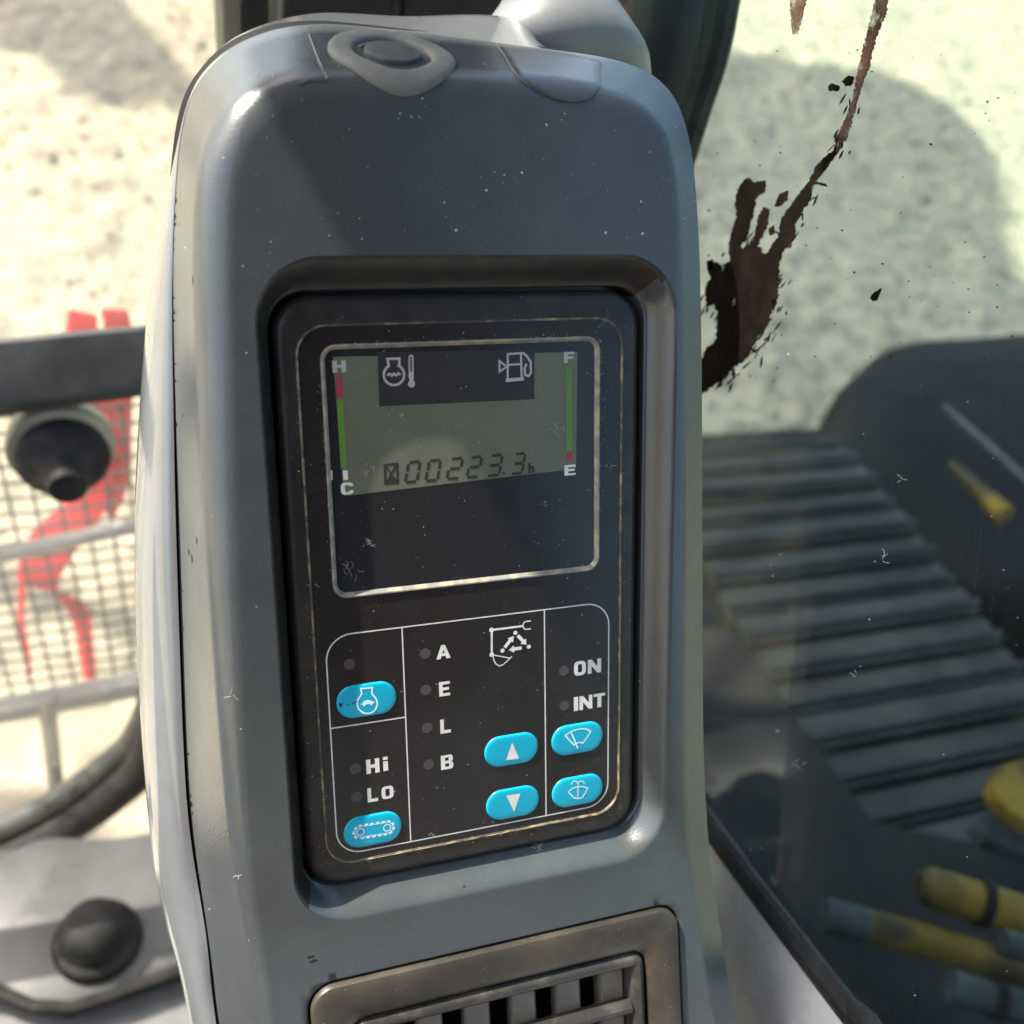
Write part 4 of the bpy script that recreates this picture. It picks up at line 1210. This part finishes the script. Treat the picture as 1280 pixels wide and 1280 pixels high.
def buttons():
    def btn(cx, cy, label):
        c = P(cx, cy, 0.1)
        hw, hh = 9.5, 5.3
        rect = (c[0] - hw, c[1] - hh, c[0] + hw, c[1] + hh)
        mb = MB(panel=True)
        r = 5.2
        rings = [rro(rect, 0.5, -0.42, r), rro(rect, 0.40, -0.20, r), rro(rect, 0.15, 0.02, r), rro(rect, -0.4, 0.12, r), rro(rect, -1.6, 0.16, r), rro(rect, -3.2, 0.18, r)]
        mb.loft(rings, True, False, True)
        o = mb.build('button', 'cyan', mon, angle=50)
        o['label'] = label
        return o
    e = btn(458.6, 875.3, 'cyan button with engine and turtle symbol')
    t = btn(466.4, 1037.6, 'cyan button with track symbol')
    u = btn(639.8, 937.6, 'cyan button with white arrow up')
    d = btn(641.5, 1004.0, 'cyan button with white arrow down')
    w = btn(722.2, 923.6, 'cyan button with wiper symbol')
    s = btn(722.4, 988.8, 'cyan button with washer symbol')
    Z = 0.24
    def z5(x, y): return P(400 + x / 6.4, 750 + y / 6.4, Z)
    def z7(x, y): return P(400 + x / 6.4, 900 + y / 6.4, Z)
    def z8(x, y): return P(580 + x / 6.4, 890 + y / 6.4, Z)
    mb = MB(panel=True)
    circ = [(378 + 80 * math.cos(R_(a)), 828 + 80 * math.sin(R_(a))) for a in range(-52, 226, 12)]
    mb.stroke([z5(*q) for q in [(418, 702), (415, 745)] + circ + [(335, 752), (327, 710)]], 0.55, True, Z)
    mb.poly([z5(*q) for q in ((322, 836), (340, 826), (352, 808), (380, 798), (406, 804), (420, 812), (438, 812), (432, 826), (418, 832), (414, 844), (404, 844), (400, 832), (366, 836), (360, 850), (346, 852), (346, 840))])
    mb.build('symbol', 'sym', e, smooth=False)
    mb = MB(panel=True)
    for k in range(5):
        mb.poly([z5(*q) for q in ((152 + k * 4, 826 + 4 * k), (182 - k * 6, 828), (172, 858 - k * 4), (158, 852))][:4])
        break
    mb.poly([z5(*q) for q in ((216, 838), (232, 832), (234, 838), (220, 843))]); mb.poly([z5(*q) for q in ((258, 824), (300, 806), (306, 810), (262, 830))])
    mb.build('scuff', 'speck_dark', e, smooth=False)
    mb = MB(panel=True)
    a, b = z7(324, 896)[:2], z7(538, 862)[:2]
    for c in (a, b): mb.stroke([(c[0] + 1.25 * math.cos(k * .314), c[1] + 1.25 * math.sin(k * .314), Z) for k in range(20)], 0.36, True, Z)
    dd = (b - a) / np.linalg.norm(b - a); nn = np.array([-dd[1], dd[0]]); L = np.linalg.norm(b - a)
    def cap(r, n=12):
        pts = [a + dd * L * k / 14 - nn * r for k in range(15)] + [b + dd * r * math.sin(math.pi * k / n) - nn * r * math.cos(math.pi * k / n) for k in range(1, n)]
        pts += [b - dd * L * k / 14 + nn * r for k in range(15)] + [a - dd * r * math.sin(math.pi * k / n) + nn * r * math.cos(math.pi * k / n) for k in range(1, n)]
        return pts
    mb.stroke([(*p, Z) for p in cap(1.95)], 0.26, True, Z)
    q = cap(2.45)
    for k in range(0, len(q) - 2, 3): mb.stroke([(*q[k], Z), (*q[k + 1], Z), (*q[k + 2], Z)], 0.62, z=Z + .01)
    mb.build('symbol', 'sym', t, smooth=False)
    mb = MB(panel=True); mb.poly([z8(*q) for q in ((336, 386), (442, 374), (386, 244))]); mb.build('symbol', 'white', u, smooth=False)
    mb = MB(panel=True); mb.poly([z8(*q) for q in ((340, 668), (402, 800), (452, 652))]); mb.build('symbol', 'white', d, smooth=False)
    mb = MB(panel=True)
    mb.stroke([z8(*q) for q in ((812, 188), (850, 160), (900, 141), (945, 133), (985, 138), (1014, 156), (985, 205), (950, 250), (928, 242), (905, 247), (880, 264), (842, 224))], 0.5, True, Z)
    mb.stroke([z8(858, 165), z8(888, 234), z8(911, 292)], 0.55, z=Z + .02)
    mb.build('symbol', 'sym', w, smooth=False)
    mb = MB(panel=True)
    mb.stroke([z8(*q) for q in ((836, 640), (862, 615), (900, 600), (945, 597), (990, 608), (972, 648), (944, 686), (910, 694), (880, 686), (858, 664))], 0.45, True, Z)
    mb.stroke([z8(913, 566), z8(912, 694)], 0.4, z=Z + .02)
    for cx in (886, 938):
        mb.stroke([z8(cx + 24 * math.cos(R_(k)), 574 + 22 * math.sin(R_(k))) for k in range(160, 385, 25)], 0.36, z=Z + .01)
    mb.build('symbol', 'sym', s, smooth=False)
prints()
buttons()

def monitor_extras():
    # screw heads in the gap right of the bezel, dust and lint on the display and print
    for x, y, r, m in ((804, 778, 1.5, 'pale'), (807, 526, 1.1, 'rim'), (805, 746, 1.3, 'rim'), (803, 898, 1.0, 'rim')):
        c = P(x, y, -5.0)
        mb = MB(panel=True)
        prof = [(-4, r), (0, r), (0.4, r * 0.8), (0.4, r * 0.4), (-0.6, r * 0.3)]
        mb.loft([[(c[0] + q * math.cos(k * .524), c[1] + q * math.sin(k * .524), c[2] + h) for k in range(12)] for h, q in prof], True, False, True)
        mb.build('clip', m, mon)
    mb = MB(panel=True)
    for _ in range(260):
        u, v = random.uniform(-8, 109), random.uniform(-87, 106)
        inl = LCD[0] + 1 < u < LCD[2] - 1 and LCD[1] + 1 < v < LCD[3] - 1
        z = -1.32 if inl else (0.02 if not (MEM[0] < u < MEM[2] and MEM[1] < v < MEM[3]) else -0.30)
        if not inl and abs(u - LCD[0]) < 3 and LCD[1] < v < LCD[3]: continue
        r = random.choice([0.07, 0.09, 0.11, 0.14, 0.2]); n = 5; ph = random.uniform(0, 6)
        mb.poly([(u + r * random.uniform(.6, 1.3) * math.cos(ph + 6.283 * k / n), v + r * random.uniform(.6, 1.3) * math.sin(ph + 6.283 * k / n), z) for k in range(n)])
    for _ in range(520):
        if random.random() < 0.5: rc, z0, lim = LCD, 0.06, 1.6
        else: rc, z0, lim = MEM, 0.24, 1.3
        e = random.random(); off = abs(random.gauss(0, lim * 0.55)) * random.choice([1, 1, 1, -0.35]) + 0.5
        if e < 0.35: u, v = random.uniform(rc[0] + 6, rc[2] - 3), (rc[1] - off if rc is MEM else rc[3] + off)
        elif e < 0.75: u, v = rc[2] + off, rc[1] + (rc[3] - rc[1]) * random.random() ** (1.6 if rc is MEM else 0.7)
        else: u, v = rc[0] - off, random.uniform(rc[1] + 5, rc[3] - 5)
        r = random.choice([0.05, 0.07, 0.09, 0.12]); n = 5; ph = random.uniform(0, 6)
        mb.poly([(u + r * random.uniform(.6, 1.5) * math.cos(ph + 6.283 * k / n), v + r * random.uniform(.6, 1.5) * math.sin(ph + 6.283 * k / n), z0) for k in range(n)])
    mb.build('dust_specks', 'speck', mon, smooth=False, kind='stuff')
    # tan dust packed into the lower right rim
    ring = [p for p in rro(MEM, 0.45, 0.16, 9, 24)]
    n = len(ring); seq = ring[-25:] + ring[:50]
    dense = []
    for a, b in zip(seq, seq[1:]):
        L = math.dist(a, b); k = max(1, int(L / 0.8))
        dense += [tuple(a[j] + (b[j] - a[j]) * i / k for j in range(3)) for i in range(k)]
    mb = MB(panel=True)
    run = []
    for i, p in enumerate(dense):
        if p[1] > 10: continue
        w = noise.noise((p[0] * 0.35, p[1] * 0.35, 2.0)) * 0.5 + 0.62
        if w > 0.42: run.append((p, 0.10 + 0.26 * max(0.0, w - 0.42)))
        else:
            if len(run) > 2: mb.tube([w2(q[0]) for q in run] if False else [q[0] for q in run], [q[1] for q in run], 6)
            run = []
    if len(run) > 2: mb.tube([q[0] for q in run], [q[1] for q in run], 6)
    mb.build('rim_dust', 'tan_dust', mon, kind='stuff')
    mb = MB(panel=True)
    for cx, cy, s, cnt, z in ((698, 538, 10, 10, -1.2), (460, 678, 8, 10, -1.2), (440, 716, 12, 8, -1.2), (502, 522, 6, 5, -1.2), (462, 585, 10, 5, -1.2), (680, 630, 5, 5, -1.2), (573, 532, 4, 4, -1.2), (762, 580, 8, 4, 0.1), (395, 735, 10, 4, 0.0), (757, 400, 8, 5, 0.1), (540, 1044, 6, 4, -0.1)):
        for k in range(cnt):
            a = random.uniform(0, 6.28); x, y = cx + random.uniform(-s, s) * 0.7, cy + random.uniform(-s, s) * 0.7; pts = []
            for j in range(6):
                pts.append(P(x, y, z)); a += random.uniform(-1.1, 1.1); x += s / 6 * math.cos(a); y += s / 6 * math.sin(a)
            mb.tube(pts, 0.032, 4)
    mb.build('lint', 'fibre', mon, kind='stuff')
monitor_extras()

# ================================================================== AIR VENT
def vent():
    t = thing('air_vent', 'dusty brown black air vent grille below the monitor', 'vent', w2((60, -205, 4)))
    R0 = VRECT
    mb = MB(panel=True, bend=True)
    IN = (R0[0] + 13.5, R0[1] + 12, R0[2] - 14.0, R0[3] - 15.5)
    rings = [rro(R0, -0.6, WF - 6, 9, 8), rro(R0, -0.6, WF + 0.6, 9, 8), rro(R0, -1.2, WF + 1.7, 9, 8), rro(R0, -2.4, WF + 2.2, 9, 8), rro(R0, -5.0, WF + 2.2, 9, 8)]
    def lerp(k, w, r): return rr(*[(R0[j] + (-5 if j > 1 else 5)) * (1 - k) + IN[j] * k for j in range(4)], r, w, 8)
    rings += [lerp(0.5, WF + 1.6, 6), lerp(0.85, WF + 0.6, 6), lerp(1.0, WF - 0.6, 6), rro(IN, -0.4, WF - 5, 6, 8)]
    mb.loft(rings, True)
    fix_normals(mb.build('frame', 'vent', t, angle=35))
    # inner black rounded louvre frame
    L = (IN[0] + 0.8, IN[1] + 0.8, IN[2] - 0.8, IN[3] - 0.8)
    mb = MB(panel=True, bend=True)
    wd = 6.0
    rings = [rro(L, 0, WF - 12, 5, 8), rro(L, 0, WF - 1.5, 5, 8), rro(L, -0.8, WF + 0.1, 5, 8), rro(L, -2.2, WF + 0.9, 5, 8), rro(L, -3.8, WF + 0.6, 5, 8), rro(L, -5.2, WF - 0.8, 5, 8), rro(L, -wd, WF - 3.5, 5, 8), rro(L, -wd, WF - 14, 5, 8)]
    mb.loft(rings, True)
    fix_normals(mb.build('louvre_frame', 'vent_black', t, angle=40))
    mb = MB(panel=True, bend=True)
    mb.loft([rro(L, -wd + 0.5, WF - 22, 3, 8)], True, False, True); mb.build('duct_back', 'dark', t, smooth=False)
    # horizontal louvre bars, then vertical vanes behind
    first = None
    v0 = L[3] - wd - 15.5
    for k in range(4):
        if first is None:
            mb = MB(panel=True, bend=True)
            prof = [(-2.2, -5.5), (-2.4, -1.0), (-1.2, 0.2), (0.6, 0.4), (1.8, -0.6), (1.9, -5.0)]
            mb.loft([[(u, v0 + a, WF + b) for a, b in prof] for u in (L[0] + wd - 0.2, L[2] - wd + 0.2)], True, True, True)
            first = fix_normals(mb.build('louvre_bar', 'vent_black', t, angle=40))
        else:
            o = first.copy(); COL.objects.link(o); o.location = Vector(PM @ np.array([0, -16.0 * k, 0.12 * 16.0 * k]) / 1000)
    first = None
    nv = 6
    for k in range(nv):
        u = L[0] + wd + 4.5 + k * (L[2] - L[0] - 2 * wd - 9) / (nv - 1)
        if first is None:
            mb = MB(panel=True, bend=True)
            u0 = u
            prof = [(-4.0, -17.0), (-4.6, -8.6), (-4.0, -7.6), (3.8, -6.6), (4.6, -7.4), (3.0, -17.0)]
            mb.loft([[(u + a, v, WF + b) for a, b in prof] for v in np.linspace(L[1] + wd, L[3] - wd + 0.3, 5)], True, True, True)
            first = fix_normals(mb.build('vane', 'vane', t, angle=40))
        else:
            o = first.copy(); COL.objects.link(o); o.location = Vector((( u - u0) / 1000, 0, 0))
vent()
